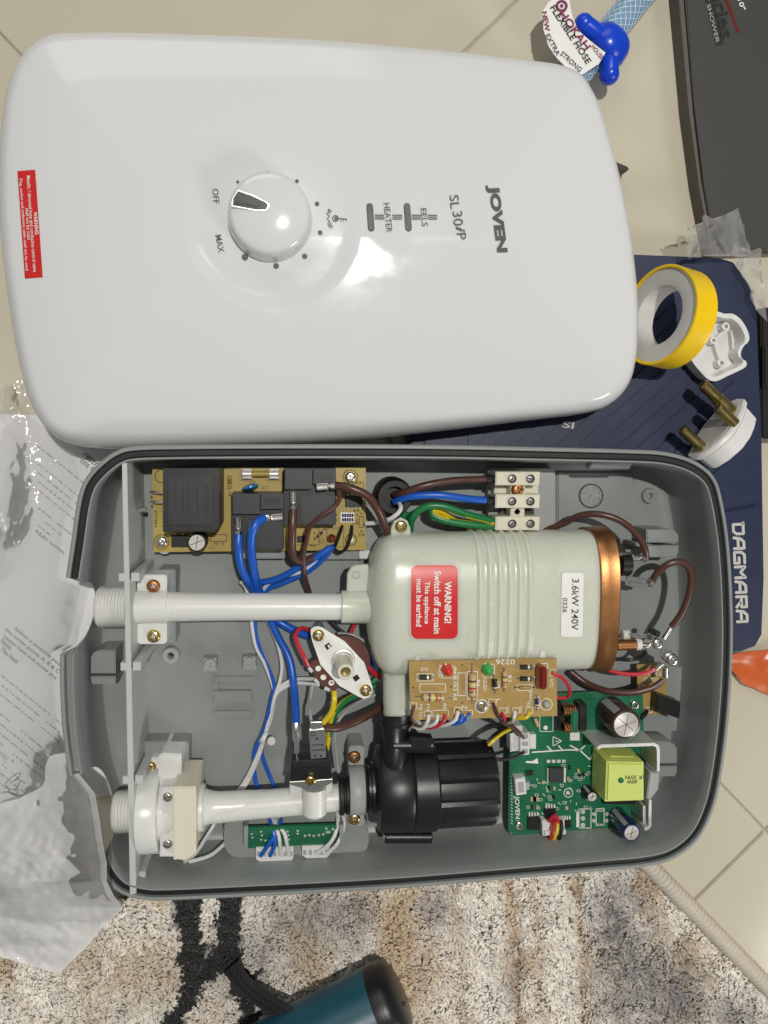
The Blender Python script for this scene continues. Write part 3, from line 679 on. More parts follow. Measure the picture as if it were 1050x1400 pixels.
# ------------------------------------------------------------------ grey base with everything screwed to it
base = thing('open_water_heater', 'open grey water heater base with tank, pump, circuit boards and wiring inside', 'water heater', P(545, 915, 21))
tray_px = [(240, 608), (420, 607), (600, 608), (740, 611), (860, 614), (905, 616.5), (938, 624), (962, 636), (978, 652), (987, 675), (996, 725), (1001, 780), (1003.5, 840), (1003.5, 885), (1001, 946), (995, 1012), (985, 1078), (974, 1116), (959, 1145), (938, 1166), (912, 1180), (876, 1187.5), (827, 1192), (712, 1202), (560, 1215), (450, 1222), (354, 1227), (226, 1233), (190, 1231), (166, 1224), (149, 1211), (132, 1185), (114, 1140), (96, 1080), (85, 1010), (81, 950), (80.5, 900), (83, 850), (88, 795), (96, 740), (103, 691), (111, 662), (124, 643), (141, 627), (158, 616), (180, 610)]
N2 = 420
tp = smooth_loop(tray_px, N2); ZR = T+49
to = PN(tp[:, 0], tp[:, 1], ZR)[:, :2]
if np.sum(to[:, 0]*np.roll(to[:, 1], -1)-np.roll(to[:, 0], -1)*to[:, 1]) < 0: to = to[::-1]; tp = tp[::-1]
tn = np.roll(to, -1, 0)-np.roll(to, 1, 0); tn = np.c_[-tn[:, 1], tn[:, 0]]; tn /= np.linalg.norm(tn, axis=1)[:, None]   # inward
sec = [(13, 0.3), (9, 0.8), (4.2, 30), (3.2, 38), (0.9, 41.5), (0.2, 43), (0.1, 47.4), (0.5, 48.5), (1.2, 49), (2.1, 49), (2.5, 48.6), (2.6, 43.8), (6.4, 43.8), (6.5, 48.3), (6.8, 48.9), (7.4, 48.9), (7.8, 48.3), (8.3, 40), (9.3, 20), (10.4, 8), (11.8, 5.2), (14.2, 3.8), (18, 3.5)]
# the two scalloped cut-outs for the water connections
def notch(py):
    out = np.zeros_like(py)
    for c, r in ((842.5, 47), (1120, 56)):
        q = (py-c)/r; out = np.maximum(out, np.where((np.abs(q) < 1) & (tp[:, 0] < 300), np.sqrt(np.clip(1-np.abs(q)**2.4, 0, 1)), 0))
    return out
nt2 = notch(tp[:, 1])
rings = []
for d, h in sec:
    lim = 49-33*nt2
    hh = np.minimum(h, np.where(nt2 > 0, lim, 99))
    # below the cut the flange collapses on to the wall line
    wall_in = np.interp(hh, [3.5, 5.2, 8, 20, 40, 49], [15, 11.8, 10.4, 9.3, 8.3, 7.8])
    wall_out = np.interp(hh, [0.3, 30, 38, 49], [10, 8.2, 7.2, 6.2])
    dd = np.where((nt2 > 0) & (h > lim), np.where(d < 5, wall_out, wall_in), d)
    if d < 9.5: dd = np.where((nt2 > 0), np.maximum(dd, np.where(d < 5, wall_out, d)), dd)
    rings.append(np.c_[to+tn*dd[:, None], T+hh])
V_ = np.array(rings); ns = len(sec)
fs = [(i*N2+k, i*N2+(k+1) % N2, (i+1)*N2+(k+1) % N2, (i+1)*N2+k) for i in range(ns-1) for k in range(N2)]
vs = V_.reshape(-1, 3).tolist(); m_ = MB()
cen = V_[-1].mean(0)
fs.append(tuple((ns-1)*N2+k for k in range(N2)))
fs.append(tuple(N2-1-k for k in range(N2)))
tray = m_.add(vs, fs, 'tray_grey').obj('tray_shell', base, 32)
# rubber seal in the groove, left out between and at the cut-outs
run = [k for k in range(N2)]
free = [not (tp[k, 0] < 160 and 792 < tp[k, 1] < 1176) for k in run]
st = next(k for k in run if free[k] and not free[k-1])
order = [(st+i) % N2 for i in range(sum(free))]
vs = []; fs = []
prof = [(2.7, 44), (2.7, 46.6), (3.2, 47.1), (5.8, 47.1), (6.3, 46.6), (6.3, 44)]
for k in order:
    for d, h in prof: q = to[k]+tn[k]*d; vs.append((q[0], q[1], T+h))
for i in range(len(order)-1):
    for j in range(5): fs.append((i*6+j, (i+1)*6+j, (i+1)*6+j+1, i*6+j+1))
MB().add(vs, fs, 'rubber').obj('rubber_seal', base)
def ring_boss(px, py, hb, ht, ro, ri, mt='tray_grey', name='screw_boss', par=tray):
    p = Q(px, py, ht); p0 = Vector((p.x, p.y, T+hb)); H = ht-hb
    MB().lathe(p0, p0+Vector((0, 0, 1)), [(0, ro*1.08), (H-.4, ro), (H, ro-.4), (H, ri+.3), (H-.4, ri), (H-5, ri*.8, 'dark'), (H-5, 0)], mt, 28).obj(name, par)
ring_boss(233, 897, 3.4, 9, 5.0, 2.0, 'pad_grey'); ring_boss(315, 1135, 3.4, 16, 4.6, 1.7, 'pad_grey'); ring_boss(889, 678, 3.4, 6, 4.8, 1.6)
for x, y in ((287, 909), (341, 907)):
    MB().prism(rr(x-9, y-9, x+9, y+9, 2), 12, 3.4, 'pad_grey', .4).obj('post', tray); ring_boss(x, y, 11.5, 13.5, 3.4, 1.3, 'pad_grey')
for q in ((293, 925, 347, 933), (292, 945, 344, 962), (293, 972, 345, 981)):
    MB().prism(rr(*q, 1), 8 if q[1] == 945 else 5.5, 3.4, 'tray_grey', .5).obj('floor_rib', tray)
MB().prism([(292, 932), (298, 932), (298, 946), (292, 946)], 5.5, 3.4, 'tray_grey', .3).obj('floor_rib', tray)
MB().prism(rr(668, 640, 759, 727, 3), 12, 3.4, 'pad_grey', .5).obj('terminal_pad', tray)
MB().prism([(762, 645), (866, 645), (868, 683), (905, 718), (905, 740), (762, 740)], 5.2, 3.4, 'tray_grey', .8).obj('raised_floor', tray)
g = MB().ringpx(808, 678, 16, 1.6, T+5.6, 'dark')
kp = Q(808, 678, 5.2); g.lathe(kp, kp+Vector((0, 0, 1)), [(-.2, 7.2), (.35, 7.0), (.35, 5.9), (.05, 5.8), (.05, 0)], 'tray_grey', 32)
for a in (0, 90): 
    f = pxmap(808, 678, a); g.line(f(-13, 0), f(13, 0), 1.6, T+5.5, 'pad_grey')
g.obj('knockout', tray)
kp = Q(832, 631, 34); MB().lathe(Vector((kp.x-13, kp.y, T+34)), Vector((kp.x+13, kp.y, T+34)), [(0, 3.4), (1, 4.6), (25, 4.6), (26, 3.4)], 'tray_grey', 24).obj('wall_boss', tray)
# snap hooks
def hook(x0, y0, x1, y1, ys, ht, s=1):
    g = MB()
    for a, b in ((y0, ys-2), (ys+2, y1)):
        r_ = min(9, (b-a)*.45)
        pl = [(x0, a), (x1-s*r_*1.4, a), (x1-s*r_*.4, a+r_*.4), (x1, a+r_*1.1), (x1, b), (x0, b)] if b < ys else [(x0, a), (x1, a), (x1, b-r_*1.0), (x1-s*r_*.5, b), (x0, b)]
        g.prism(pl, ht, 3.4, 'tray_grey', .6)
    g.obj('snap_hook', tray)
hook(884, 724, 928, 762, 744, 26); hook(884, 1014, 926, 1062, 1046, 22); hook(158, 889, 124, 936, 923, 24, -1)
MB().prism([(868, 742), (892, 744), (892, 748), (868, 747)], 22, 3.4, 'tray_grey', .3).obj('floor_rib', tray)
MB().prism(rr(306, 1112, 504, 1176, 24, 8), 22, 3.4, 'tray_grey', 1.2).obj('board_recess', tray)
# partition plate across the connection end
def plate_line(y): return 170+(y-628)*0.0195
zb = [(166, 630), (175, 630), (187, 1220), (178, 1222)]
pp = MB(); top = [Q(x, y, 48.9) for x, y in ((166.5, 633), (173.5, 633), (186, 1222), (177.5, 1224))]; bot = [Vector((p.x, p.y, T+3.4)) for p in top]
pp.solid(top, bot, 'plate_grey', .35)
plate = pp.obj('partition_plate', base)
for y in (789, 911, 1066):
    x = plate_line(y)
    MB().prism(rr(x+6, y-6, x+17, y+6, 1), 49.0, 3.4, 'plate_grey', .4).obj('guide_post', plate)
    MB().prism(rr(x-11, y-5, x+1, y+6, 1), 49.2, 42, 'plate_grey', .4).obj('clip_tab', plate)
MB().prism(rr(190, 1192, 199, 1210, 1), 40, 3.4, 'plate_grey', .4).obj('guide_post', plate)
MB().prism(rr(214, 779, 240, 880, 3), 22, 3.4, 'tray_grey', .6).obj('pipe_saddle', tray)
MB().prism(rr(196, 1014, 258, 1070, 3), 17, 3.4, 'tray_grey', .6).obj('pipe_saddle', tray)

# ------------------------------------------------------------------ outlet pipe and clamps
def at_axis(px, py, h): return Q(px, py, h)
pa, pb = Q(134, 829.5, 31), Q(508, 829.5, 31); LX = (pb-pa).length
sc_ = lambda px: (Q(px, 829.5, 31)-pa).length
prof = [(0, 8.0), (0, 10.2), (0.8, 11.0)]
t = 1.4
while t < sc_(178): prof += [(t, 11.6), (t+.6, 11.7), (t+.95, 10.6), (t+1.35, 10.6)]; t += 1.81
e = t
prof += [(e, 9.6), (sc_(230), 9.2), (sc_(231), 8.4), (sc_(300), 7.9), (sc_(470), 7.7)]
pipe = MB().lathe(pa, pb, prof, 'pipe_white', 40).obj('outlet_pipe', base, 40)
def clampbar(x0, x1, y0, y1, cy, h, r, mt, name, metal, scr, par, hz=None):
    g = MB(); a = Q((x0+x1)/2, cy, h); wd = (Q(x1, cy, h)-Q(x0, cy, h)).length/2
    g.lathe(a-Vector((wd, 0, 0)), a+Vector((wd, 0, 0)), [(0, r-.5), (.6, r), (2*wd-.6, r), (2*wd, r-.5)], mt, 36)
    g.prism(rr(x0, y0, x1, y1, 5), h+1.5 if hz is None else hz, 3.4, mt, .7)
    o = g.obj(name, par, 45)
    for sx, sy in scr: screw(o, sx, sy, (h+1.5 if hz is None else hz)+.6, 9, metal[0] if (sx, sy) == scr[0] else metal[1])
    return o
clampbar(187, 228, 786, 881, 830, 31, 9.2, 'pipe_white', 'pipe_clamp', ('copper', 'brass'), [(209.5, 801.5), (210, 870)], base)

# ------------------------------------------------------------------ tank
TY = 822.0; tcy = Q(650, TY, 28).y; ta_ = (Q(650, 728, 28).y-Q(650, 916, 28).y)/2; tb_ = 25.0; NEXP = 2.9
tx0 = Q(500, TY, 30).x; tx1 = Q(835, TY, 52).x
def tank_scale(x):
    t = min(max((x-tx0)/17.0, 0), 1); f = (1-(1-t)**2.4)**(1/2.2)
    rp = 0.0
    xr = [Q(656+13.6*k, TY, 52).x for k in range(6)]
    for c in xr: rp = max(rp, 1.35*math.exp(-((x-c)/1.1)**2))
    return f, rp
def tank_top(x, y):
    f, rp = tank_scale(x); q = min(1, abs((y-tcy)/(ta_*max(f, .05))))
    return T+28+tb_*f*(1-q**NEXP)**(1/NEXP)+0.9*rp
xs = sorted(set([tx0+17*(1-math.cos(a)) for a in np.linspace(0, math.pi/2, 16)]+list(np.arange(tx0+17, Q(650, TY, 52).x, 4))+list(np.arange(Q(648, TY, 52).x, Q(733, TY, 52).x, .42))+list(np.arange(Q(733, TY, 52).x, tx1, 4))+[tx1]))
vs = []; fs = []; NK = 96
for x in xs:
    f, rp = tank_scale(x)
    for k in range(NK):
        a = 2*math.pi*k/NK; c, s_ = math.cos(a), math.sin(a)
        yy = math.copysign(abs(c)**(2/NEXP), c)*(ta_*max(f, .02)+1.0*rp); zz = math.copysign(abs(s_)**(2/NEXP), s_)*(tb_*max(f, .02)+.9*rp)
        vs.append((x, tcy+yy, T+28+zz))
for i in range(len(xs)-1):
    for k in range(NK): fs.append((i*NK+k, (i+1)*NK+k, (i+1)*NK+(k+1) % NK, i*NK+(k+1) % NK))
fs += [tuple(NK-1-k for k in range(NK))[::-1], tuple((len(xs)-1)*NK+k for k in range(NK))[::-1]]
tank = MB().add(vs, fs, 'tank_plastic').obj('tank', base, 50)
ca, cb = Q(466, 829.5, 31), Q(512, 829.5, 31)
MB().lathe(ca, cb, [(0, 8), (0, 9.0), (.5, 9.5), (15, 9.7), (19, 11.5)], 'tank_plastic', 36).obj('inlet_collar', tank)
MB().prism([(474, 812), (475, 785), (480, 776), (488, 773), (504, 773), (506, 812)], 33, 28, 'tank_plastic', .5).obj('lug', tank)
MB().lathe(Q(487, 786, 33.1), Q(487, 786, 33.1)+Vector((0, 0, 1)), [(-.6, 2.3), (0.12, 2.3), (.12, 1.9), (-1.5, 1.7, 'tray_grey'), (-1.5, 0)], 'tank_plastic', 20).obj('lug_hole', tank)
MB().prism([(533, 748), (535, 722), (539, 713), (548, 708), (557, 712), (561, 722), (563, 748)], 33, 26, 'tank_plastic', .6).obj('lug', tank)
screw(tank, 548.5, 720, 34, 8.4, 'brass')
sa, sb = Q(544, 880, 33), Q(543, 1000, 30)
MB().lathe(sa, sb, [(-6, 8.6), (22, 8.8), ((sb-sa).length-6, 8.2), ((sb-sa).length, 8.2)], 'tank_plastic', 36).obj('outlet_spout', tank)
for x, y0, y1 in ((571, 884, 906), (653, 884, 906), (742, 882, 900)): MB().prism(rr(x-4, y0, x+4, y1, 2), 51, 38, 'tank_plastic' if x < 700 else 'pipe_white', .5).obj('peg', tank)
# copper band at the tank's end: swept over the tank's own section
def band(x0, x1, mt, grow, name, prof):
    vs = []; fs = []
    for t, g_ in prof:
        for k in range(NK):
            a = 2*math.pi*k/NK; c, s_ = math.cos(a), math.sin(a)
            vs.append((x0+(x1-x0)*t, tcy+math.copysign(abs(c)**(2/NEXP), c)*max(ta_+g_, 0), T+28+math.copysign(abs(s_)**(2/NEXP), s_)*max(tb_+g_, 0)))
    for i in range(len(prof)-1):
        for k in range(NK): fs.append((i*NK+k, (i+1)*NK+k, (i+1)*NK+(k+1) % NK, i*NK+(k+1) % NK))
    return MB().add(vs, fs, mt).obj(name, tank, 40)
bx1 = Q(848, TY, 54.5).x
band(bx1-11.5, bx1, 'copper', 1, 'copper_band', [(0, -.5), (0, 1.2), (.06, 1.6), (.5, 1.5), (.8, 1.9), (.96, 2.2), (1, 1.8), (1.0, -3), (.92, -4), (.92, -30)])
lab1 = MB().decal(594, 823, 101, 64, 90, 9, tank_top, 'sticker_red').obj('warning_label', tank, 60)
WM[lab1.name] = Matrix.Identity(4)
g = MB().decal(594, 822.5, 106, 70, 90, 10, tank_top, 'tank_plastic', up=.1); g.obj('label_panel', tank, 60)
g = MB()
for s_, x, y, L, H, b in (('WARNING!', 612.5, 823.5, 57, 9.5, .03), ('Switch off at main', 598, 823.5, 86, 9.5, .022), ('This appliance', 583, 824, 58, 8.5, .018), ('must be earthed', 573, 824, 65, 8, .018)):
    g.text(s_, x, y, L, H, 90.5, tank_top, 'silk_white', b, up=.5)
g.obj('label_lettering', tank, 0)
MB().decal(782.5, 827, 88, 30, 91, 4, tank_top, 'sticker_white').obj('rating_label', tank, 60)
g = MB().text('3.6kW 240V', 786.5, 826.5, 70, 9.5, 91, tank_top, 'print_black', .003, up=.5).text('0326', 772.5, 827.5, 20, 6.5, 91, tank_top, 'print_black', .003, up=.5)
g.obj('label_lettering', tank, 0)
# thermostat, rods and lugs behind the band
def part(mb, name, par=None, ang=40): return mb.obj(name, par or base, ang)
def rod(a, b, r, mt, n=14, cap=None):
    a, b = Q(*a), Q(*b); L = (b-a).length
    return MB().lathe(a, b, [(0, r*.8), (.3, r), (L-.3, r), (L, r*.8)], mt, n)
ts = part(rod((846, 771, 30), (860, 771, 30), 7.2, 'black_plastic', 28), 'thermostat')
rod((840, 758, 32), (866, 760, 32), 1.6, 'steel').obj('terminal', ts); rod((858, 762, 30), (876, 763, 30), 2.0, 'steel').obj('terminal', ts)
for x0, y0, x1, y1, h in ((858, 791, 884, 795, 32), (861, 799, 886, 801, 30)): MB().prism([(x0, y0-3), (x1, y1-3), (x1, y1+3), (x0, y0+3)], h+1.5, h-1.5, 'steel', .4).obj('terminal', ts)
MB().lathe(Q(886, 795, 31), Q(893, 797, 31), [(0, 2.4), (.5, 2.9), (2.6, 2.9), (3, 2.4)], 'steel', 14).obj('crimp', ts)
MB().lathe(Q(877, 760, 31), Q(886, 764, 31), [(0, 2.4), (.5, 2.9), (3.4, 2.9), (4, 2.4)], 'steel', 14).obj('crimp', ts)
hr = part(rod((842, 882, 28), (872, 881, 28), 3.4, 'copper', 20), 'heating_rod')
rod((868, 881, 28), (876, 881, 28), 3.6, 'pipe_white', 16).obj('insulator', hr); rod((874, 881, 28), (896, 883, 29), 1.3, 'steel').obj('terminal', hr)
rod((850, 868, 22), (860, 868, 22), 3.2, 'pipe_white', 16).obj('insulator', hr)
MB().prism([(860, 866), (893, 868), (897, 876), (862, 871)], 26, 24.5, 'steel', .3).obj('terminal', hr)
tb2 = part(MB().prism([(884, 886), (893, 880), (922, 896), (926, 908), (914, 914), (900, 902), (886, 894)], 33, 31, 'steel', .4), 'terminal_bracket')
screw(tb2, 919, 902, 35.5, 9, 'steel'); screw(tb2, 899, 880, 34.5, 8, 'steel')
MB().lathe(Q(896, 865, 33), Q(896, 865, 33)+Vector((0, 0, 1)), [(-6, 2.0), (3, 2.0), (3.4, 1.6)], 'dark', 12).obj('stud', tb2)
MB().lathe(Q(912, 896, 33), Q(912, 896, 33)+Vector((0, 0, 1)), [(0, 3.6), (.4, 4), (1.2, 4), (1.6, 3.6)], 'steel', 6).obj('nut', tb2)
for a, b, r in (((907, 874, 33), (917, 858, 33), 1.6), ((910, 912, 32), (910, 926, 31), 1.8), ((906, 906, 31), (895, 916, 30), 1.5)): rod(a, b, r, 'steel').obj('crimp', tb2)

# ------------------------------------------------------------------ boards
def board(name, poly, h, mt, th=1.6):
    return MB().prism(poly, h, h-th, mt, .15).obj(name, base)
def chip(par, x0, y0, x1, y1, h, ht, mt='relay_black', pins=0, horiz=False, name='chip', pm='steel'):
    g = MB().prism([(x0, y0), (x1, y0), (x1, y1), (x0, y1)], ht, h, mt, .25)
    for k in range(pins):
        f = (k+.5)/pins
        if horiz:
            for a, b in ((x0-2.5, x0), (x1, x1+2.5)): y = y0+(y1-y0)*f; g.prism([(a, y-1), (b, y-1), (b, y+1), (a, y+1)], h+.6, h+.05, pm)
        else:
            for a, b in ((y0-2.5, y0), (y1, y1+2.5)): x = x0+(x1-x0)*f; g.prism([(x-1, a), (x+1, a), (x+1, b), (x-1, b)], h+.6, h+.05, pm)
    return g.obj(name, par)
def axial(par, a, b, h, r, body, bands, name='resistor', lead=4):
    A, B = Q(*a, h), Q(*b, h); L = (B-A).length; d = (B-A).normalized(); g = MB()
    n = len(bands)+2; pr = [(0, r*.5), (.4, r*.95), (L*.12, r)]
    q = [(0, r*.45, body), (L*.06, r, body), (L*.18, r*.92, body)]
    for k, (t0, t1, mt) in enumerate(bands): q += [(L*t0, r*.95, mt), (L*t1, r*.95, body)]
    q += [(L*.84, r*.92, body), (L*.94, r, body), (L, r*.45, body)]
    g.lathe(A, B, q, body, 14)
    for s_, p in ((-1, A), (1, B)):
        e = p+d*s_*lead; g.tube([p, e, Vector((e.x, e.y, e.z-r-.4))], .32, 'steel', seg=6, smooth=False)
        g.lathe(Vector((e.x, e.y, T+h-r-.1)), Vector((e.x, e.y, T+h-r+1)), [(0, .8), (.35, .5), (.5, .2)], 'steel', 8)
    return g.obj(name, par)
def ecap(par, px, py, hb, ht, r, mt, name='capacitor', marks=0):
    p = Q(px, py, ht); p0 = Vector((p.x, p.y, T+hb)); H = ht-hb; z = Vector((0, 0, 1))
    g = MB().lathe(p0, p0+z, [(0, r*.95), (.6, r), (1.4, r), (1.8, r*.94), (2.4, r), (H-.9, r), (H-.2, r*.95), (H, r*.86), (H-.25, r*.82, 'cap_top'), (H-.3, 0)], mt, 36)
    for a in (20, 80, 140)[:2+marks]:
        c, s_ = math.cos(math.radians(a)), math.sin(math.radians(a))
        g.box(p0+z*(H-.28), ((c*r*.7, s_*r*.7, 0), (-s_*.16, c*.16, 0), (0, 0, .06)), 'dark')
    g.box(p0+Vector((-.55*r, .84*r, H*.5)), ((-.25*r*.84, -.25*r*.55, 0), (-.02, .02, 0), (0, 0, H*.42)), 'wire_grey')
    return g.obj(name, par)
def silk(par): return MB()

# relay board
B1 = board('relay_board', [(208, 640), (500, 639), (500.5, 752), (210, 755)], 19, 'board_amber')
for x, y in ((225, 748), (480, 735), (480, 648)): MB().lathe(Q(x, y, 17), Q(x, y, 16), [(0, 4), (13.5, 4.6)], 'tray_grey', 18).obj('standoff', tray)
MB().prism(rr(330, 665, 390, 764, 3), 15, 3.4, 'tray_grey', .5).obj('board_support', tray)
MB().prism(rr(440, 690, 522, 765, 3), 12, 3.4, 'tray_grey', .5).obj('board_support', tray)
g = MB().prism([(222.5, 640), (300, 640), (300, 720), (294, 727), (222.5, 727)], 46, 19, 'relay_black', .6)
g.prism([(230, 651), (290, 651), (290, 717), (230, 717)], 46.9, 45.5, 'relay_grey', .35)
g.text('JOVEN', 281.5, 683, 46, 9, 91, T+46.9, 'relay_black', .02, up=.2)
for k, x in enumerate((270, 258, 250, 240)): g.line((x, 660), (x, 708-k*3), 2.0, T+47.02, 'relay_black')
g.obj('transformer', B1)
for y in (673, 686.5): MB().wire([(206, y, 22), (214, y, 24), (222, y+1, 24)], .8, 'steel', seg=8).obj('lead', B1)
MB().wire([(190, 697, 26), (200, 696, 26)], 1.4, 'steel').obj('lead', B1)
fu = MB()
for x in (337.5, 374.5):
    fu.prism(rr(x-11, 640, x+11, 657, 1), 20.2, 19, 'board_tan').prism([(x-6.5, 641), (x+6.5, 641), (x+6.5, 643.5), (x-6.5, 643.5)], 24, 19, 'steel', .2).prism([(x-6.5, 652), (x+6.5, 652), (x+6.5, 654.5), (x-6.5, 654.5)], 24, 19, 'steel', .2)
    fu.lathe(Q(x-6.5, 648, 22.5), Q(x+6.5, 648, 22.5), [(0, 1.6), (.3, 2.0), (5.2, 2.0), (5.5, 1.6)], 'alu', 16)
fu.lathe(Q(343, 648, 22.5), Q(369, 648, 22.5), [(0, 1.7), (11, 1.7)], 'board_amber', 12)
fu.obj('fuse', B1)
d0 = Q(342.5, 666, 25); MB().lathe(d0+Vector((-.4, 1.6, 0)), d0+Vector((.4, -1.6, 0.3)), [(0, 1.2), (.3, 3.2), (1.1, 4.8), (2.1, 4.8), (2.9, 3.2), (3.3, 1.2)], 'disc_blue', 24).obj('disc_capacitor', B1)
def relay(x0, y0, slots, name='relay'):
    g = MB().prism(rr(x0, y0, x0+71, y0+78, 1), 33, 19, 'relay_black', .5)
    g.prism(rr(x0+1, y0+1, x0+38, y0+29, 1), 38, 33, 'relay_grey', .5)
    g.prism(rr(x0+40, y0+1, x0+70, y0+22, 1), 38, 33, 'relay_grey', .5)
    g.prism(rr(x0+44, y0+6, x0+67, y0+16, 1), 38.3, 37.5, 'dark', .2)
    g.prism(rr(x0+22, y0+37, x0+70, y0+77, 1), 34.5, 33, 'relay_grey', .4)
    g.prism(rr(x0+2, y0+31, x0+20, y0+60, 1), 33.4, 33, 'dark', .1)
    return g.obj(name, B1)
relay(317, 674, 0); relay(388.5, 640, 0)
def spade(par, pts, w, h, n='spade_terminal'):
    g = MB(); (x0, y0), (x1, y1) = pts; L = math.hypot(x1-x0, y1-y0); ux, uy = (x1-x0)/L, (y1-y0)/L; nx, ny = -uy, ux
    q = lambda a, b: (x0+ux*a+nx*b, y0+uy*a+ny*b)
    g.prism([q(0, -w), (q(L*.6, -w)), q(L*.6, w), q(0, w)], h+1.1, h-.4, 'steel', .25)
    for s_ in (-1, 1): g.tube([Q(*q(0, s_*w*.8), h+1.2), Q(*q(L*.6, s_*w*.8), h+1.2)], .8, 'steel', seg=8, smooth=False)
    g.tube([Q(*q(L*.55, 0), h+.4), Q(*q(L*.72, 0), h+.6)], 1.2, 'steel', seg=8, smooth=False)
    g.tube([Q(*q(L*.7, 0), h+.6), Q(*q(L, 0), h+.4)], 2.3, 'steel', seg=10, smooth=False)
    return g.obj(n, par)
spade(B1, ((325, 708), (326.5, 733)), 3.2, 34); spade(B1, ((386, 706.5), (361, 708.5)), 4, 35); spade(B1, ((400.5, 673), (401.5, 698)), 3.2, 35); spade(B1, ((433, 666), (459, 664)), 4, 38.5)
chip(B1, 473, 678, 495, 693, 19, 22.5, 'relay_black', 4)
chip(B1, 234, 732, 256, 748, 19, 22, 'relay_black', 2)
g = MB()
for i in range(5):
    for j in range(2): g.prism([(467.5+i*3.3, 702+j*6), (470.2+i*3.3, 702+j*6), (470.2+i*3.3, 707+j*6), (467.5+i*3.3, 707+j*6)], 20.3, 19, 'cap_blue', .1)
g.prism([(466, 701), (484, 701), (484, 714), (466, 714)], 19.5, 19, 'alu'); g.obj('resistor_array', B1)
d0 = Q(454, 736, 25); MB().lathe(d0-Vector((0, 0, 5)), d0+Vector((0, 0, 1)), [(0, 1.4), (.8, 2.2), (4, 2.4), (5.8, 1.8), (6.6, .5)], 'maroon', 18).obj('film_capacitor', B1)
ecap(B1, 269, 742, 19, 31, 5.4, 'rubber')
for x, y in ((221, 741), (479, 652.5)): screw(B1, x, y, 20, 7.6, 'steel')
axial(B1, (314, 650), (314, 668), 20.5, 1.2, 'board_tan', [(.3, .4, 'wire_brown'), (.5, .6, 'maroon')])
chip(B1, 406, 733, 418, 742, 19, 20.5, 'relay_black', 2, True, 'transistor')
axial(B1, (433, 735), (441, 727), 20.2, .9, 'wire_brown', [(.4, .5, 'board_amber')], lead=1.5)
g = MB(); S1 = T+19.12
g.text('JOVEN', 212.5, 709, 23, 5, 90, T+19, 'silk_dark', .02, up=.15)
g.ringpx(221, 651, 9, 1.2, S1, 'silk_dark').ringpx(480, 738, 7.5, 1.2, S1, 'silk_dark').ringpx(221, 741, 10, 1.0, S1, 'silk_dark').ringpx(479, 652.5, 10, 1.0, S1, 'silk_dark').disc(480, 738, 3.2, S1, 'alu')
g.frame(288, 731, 310, 740, 1.0, S1, 'silk_dark').text('R-W', 299, 743, 15, 4, 180, T+19, 'silk_dark', 0, up=.15).text('C1', 290, 749, 7, 4, 180, T+19, 'silk_dark', 0, up=.15)
for x, y, s_ in ((487, 698, 'R4'), (486, 715, 'R3'), (494, 731, 'R5'), (427, 746, 'R6'), (440, 740, 'C2'), (345, 661, 'R2'), (362, 667, 'C3'), (490, 660, 'C4'), (318, 676, 'K')): g.text(s_, x, y, 8, 4.5, 180, T+19, 'silk_dark', .005, up=.15)
g.frame(491, 706, 496.5, 721, .8, S1, 'silk_dark').frame(402, 722, 436, 745, .7, S1, 'silk_dark').frame(462, 660, 497, 672, .7, S1, 'silk_dark').frame(447, 722, 470, 748, .7, S1, 'silk_dark')
for x, y in ((460, 704), (460, 711), (488, 704), (488, 711), (494, 702), (494, 726), (445, 724), (430, 729), (226, 690), (226, 722)): g.disc(x, y, 1.3, S1, 'silk_dark', 8)
for k in range(6): g.line((220+k*.2, 694+k*5), (226, 694+k*5), .8, S1, 'silk_dark')
g.obj('silkscreen', B1, 0)['kind'] = 'stuff'

# indicator board on the tank
H2 = 52
B2 = board('indicator_board', [(559, 904), (761, 900), (762, 979), (561.5, 985)], H2, 'board_tan')
def led(x, y, mt):
    p = Q(x, y, H2+5); p = Vector((p.x, p.y, T+H2))
    return MB().lathe(p, p+Vector((0, 0, 1)), [(0, 3.2), (1, 3.2), (1.1, 2.85), (4.4, 2.8), (6, 2.3), (7, 1.3), (7.4, .2)], mt, 24).obj('led', B2)
led(613, 918, 'led_red'); led(668, 917, 'led_green')
dio = [(.62, .80, 'alu')]
axial(B2, (574, 926), (589, 926), H2+1.5, 1.5, 'dark', dio, 'diode', 2.2); axial(B2, (711, 912), (727, 912), H2+1.5, 1.5, 'dark', dio, 'diode', 2.2); axial(B2, (711, 928), (727, 928), H2+1.5, 1.5, 'dark', dio, 'diode', 2.2)
axial(B2, (677, 943), (676, 928), H2+1.5, 1.5, 'dark', [(.15, .3, 'alu')], 'diode', 2.2); axial(B2, (734, 966), (734, 955), H2+1.2, 1.1, 'cap_blue', [(.15, .3, 'alu')], 'diode', 2.2)
rb = [(.26, .34, 'wire_brown'), (.42, .50, 'tape_yellow'), (.58, .66, 'wire_red'), (.74, .80, 'old_brass')]
axial(B2, (646, 921), (646, 952), H2+2.2, 2.3, 'resistor', rb, lead=4); axial(B2, (577, 953), (608, 954.5), H2+2.2, 2.3, 'resistor', rb, lead=4)
axial(B2, (690, 918), (690, 941), H2+1.8, 1.5, 'resistor', rb, lead=2); axial(B2, (711, 940), (724, 940), H2+.9, .8, 'board_tan', rb[:2], lead=1.5)
p = Q(743, 928, H2+5)
MB().prism(rr(737.5, 912, 749, 944, 5), H2+8, H2+.5, 'maroon', 1.6).obj('film_capacitor', B2)
screw(B2, 658.5, 965.5, H2+.8, 7.8, 'steel')
p = Q(747, 963, H2+1.2); MB().lathe(p-Vector((0, 0, 1.3)), p+Vector((0, 0, 1)), [(0, 2.0), (1.8, 1.9), (2.6, 1.2), (2.8, 0)], 'wire_grey', 18).obj('rivet', B2)
g = MB(); S2 = T+H2+.12; W_ = 'silk_white'
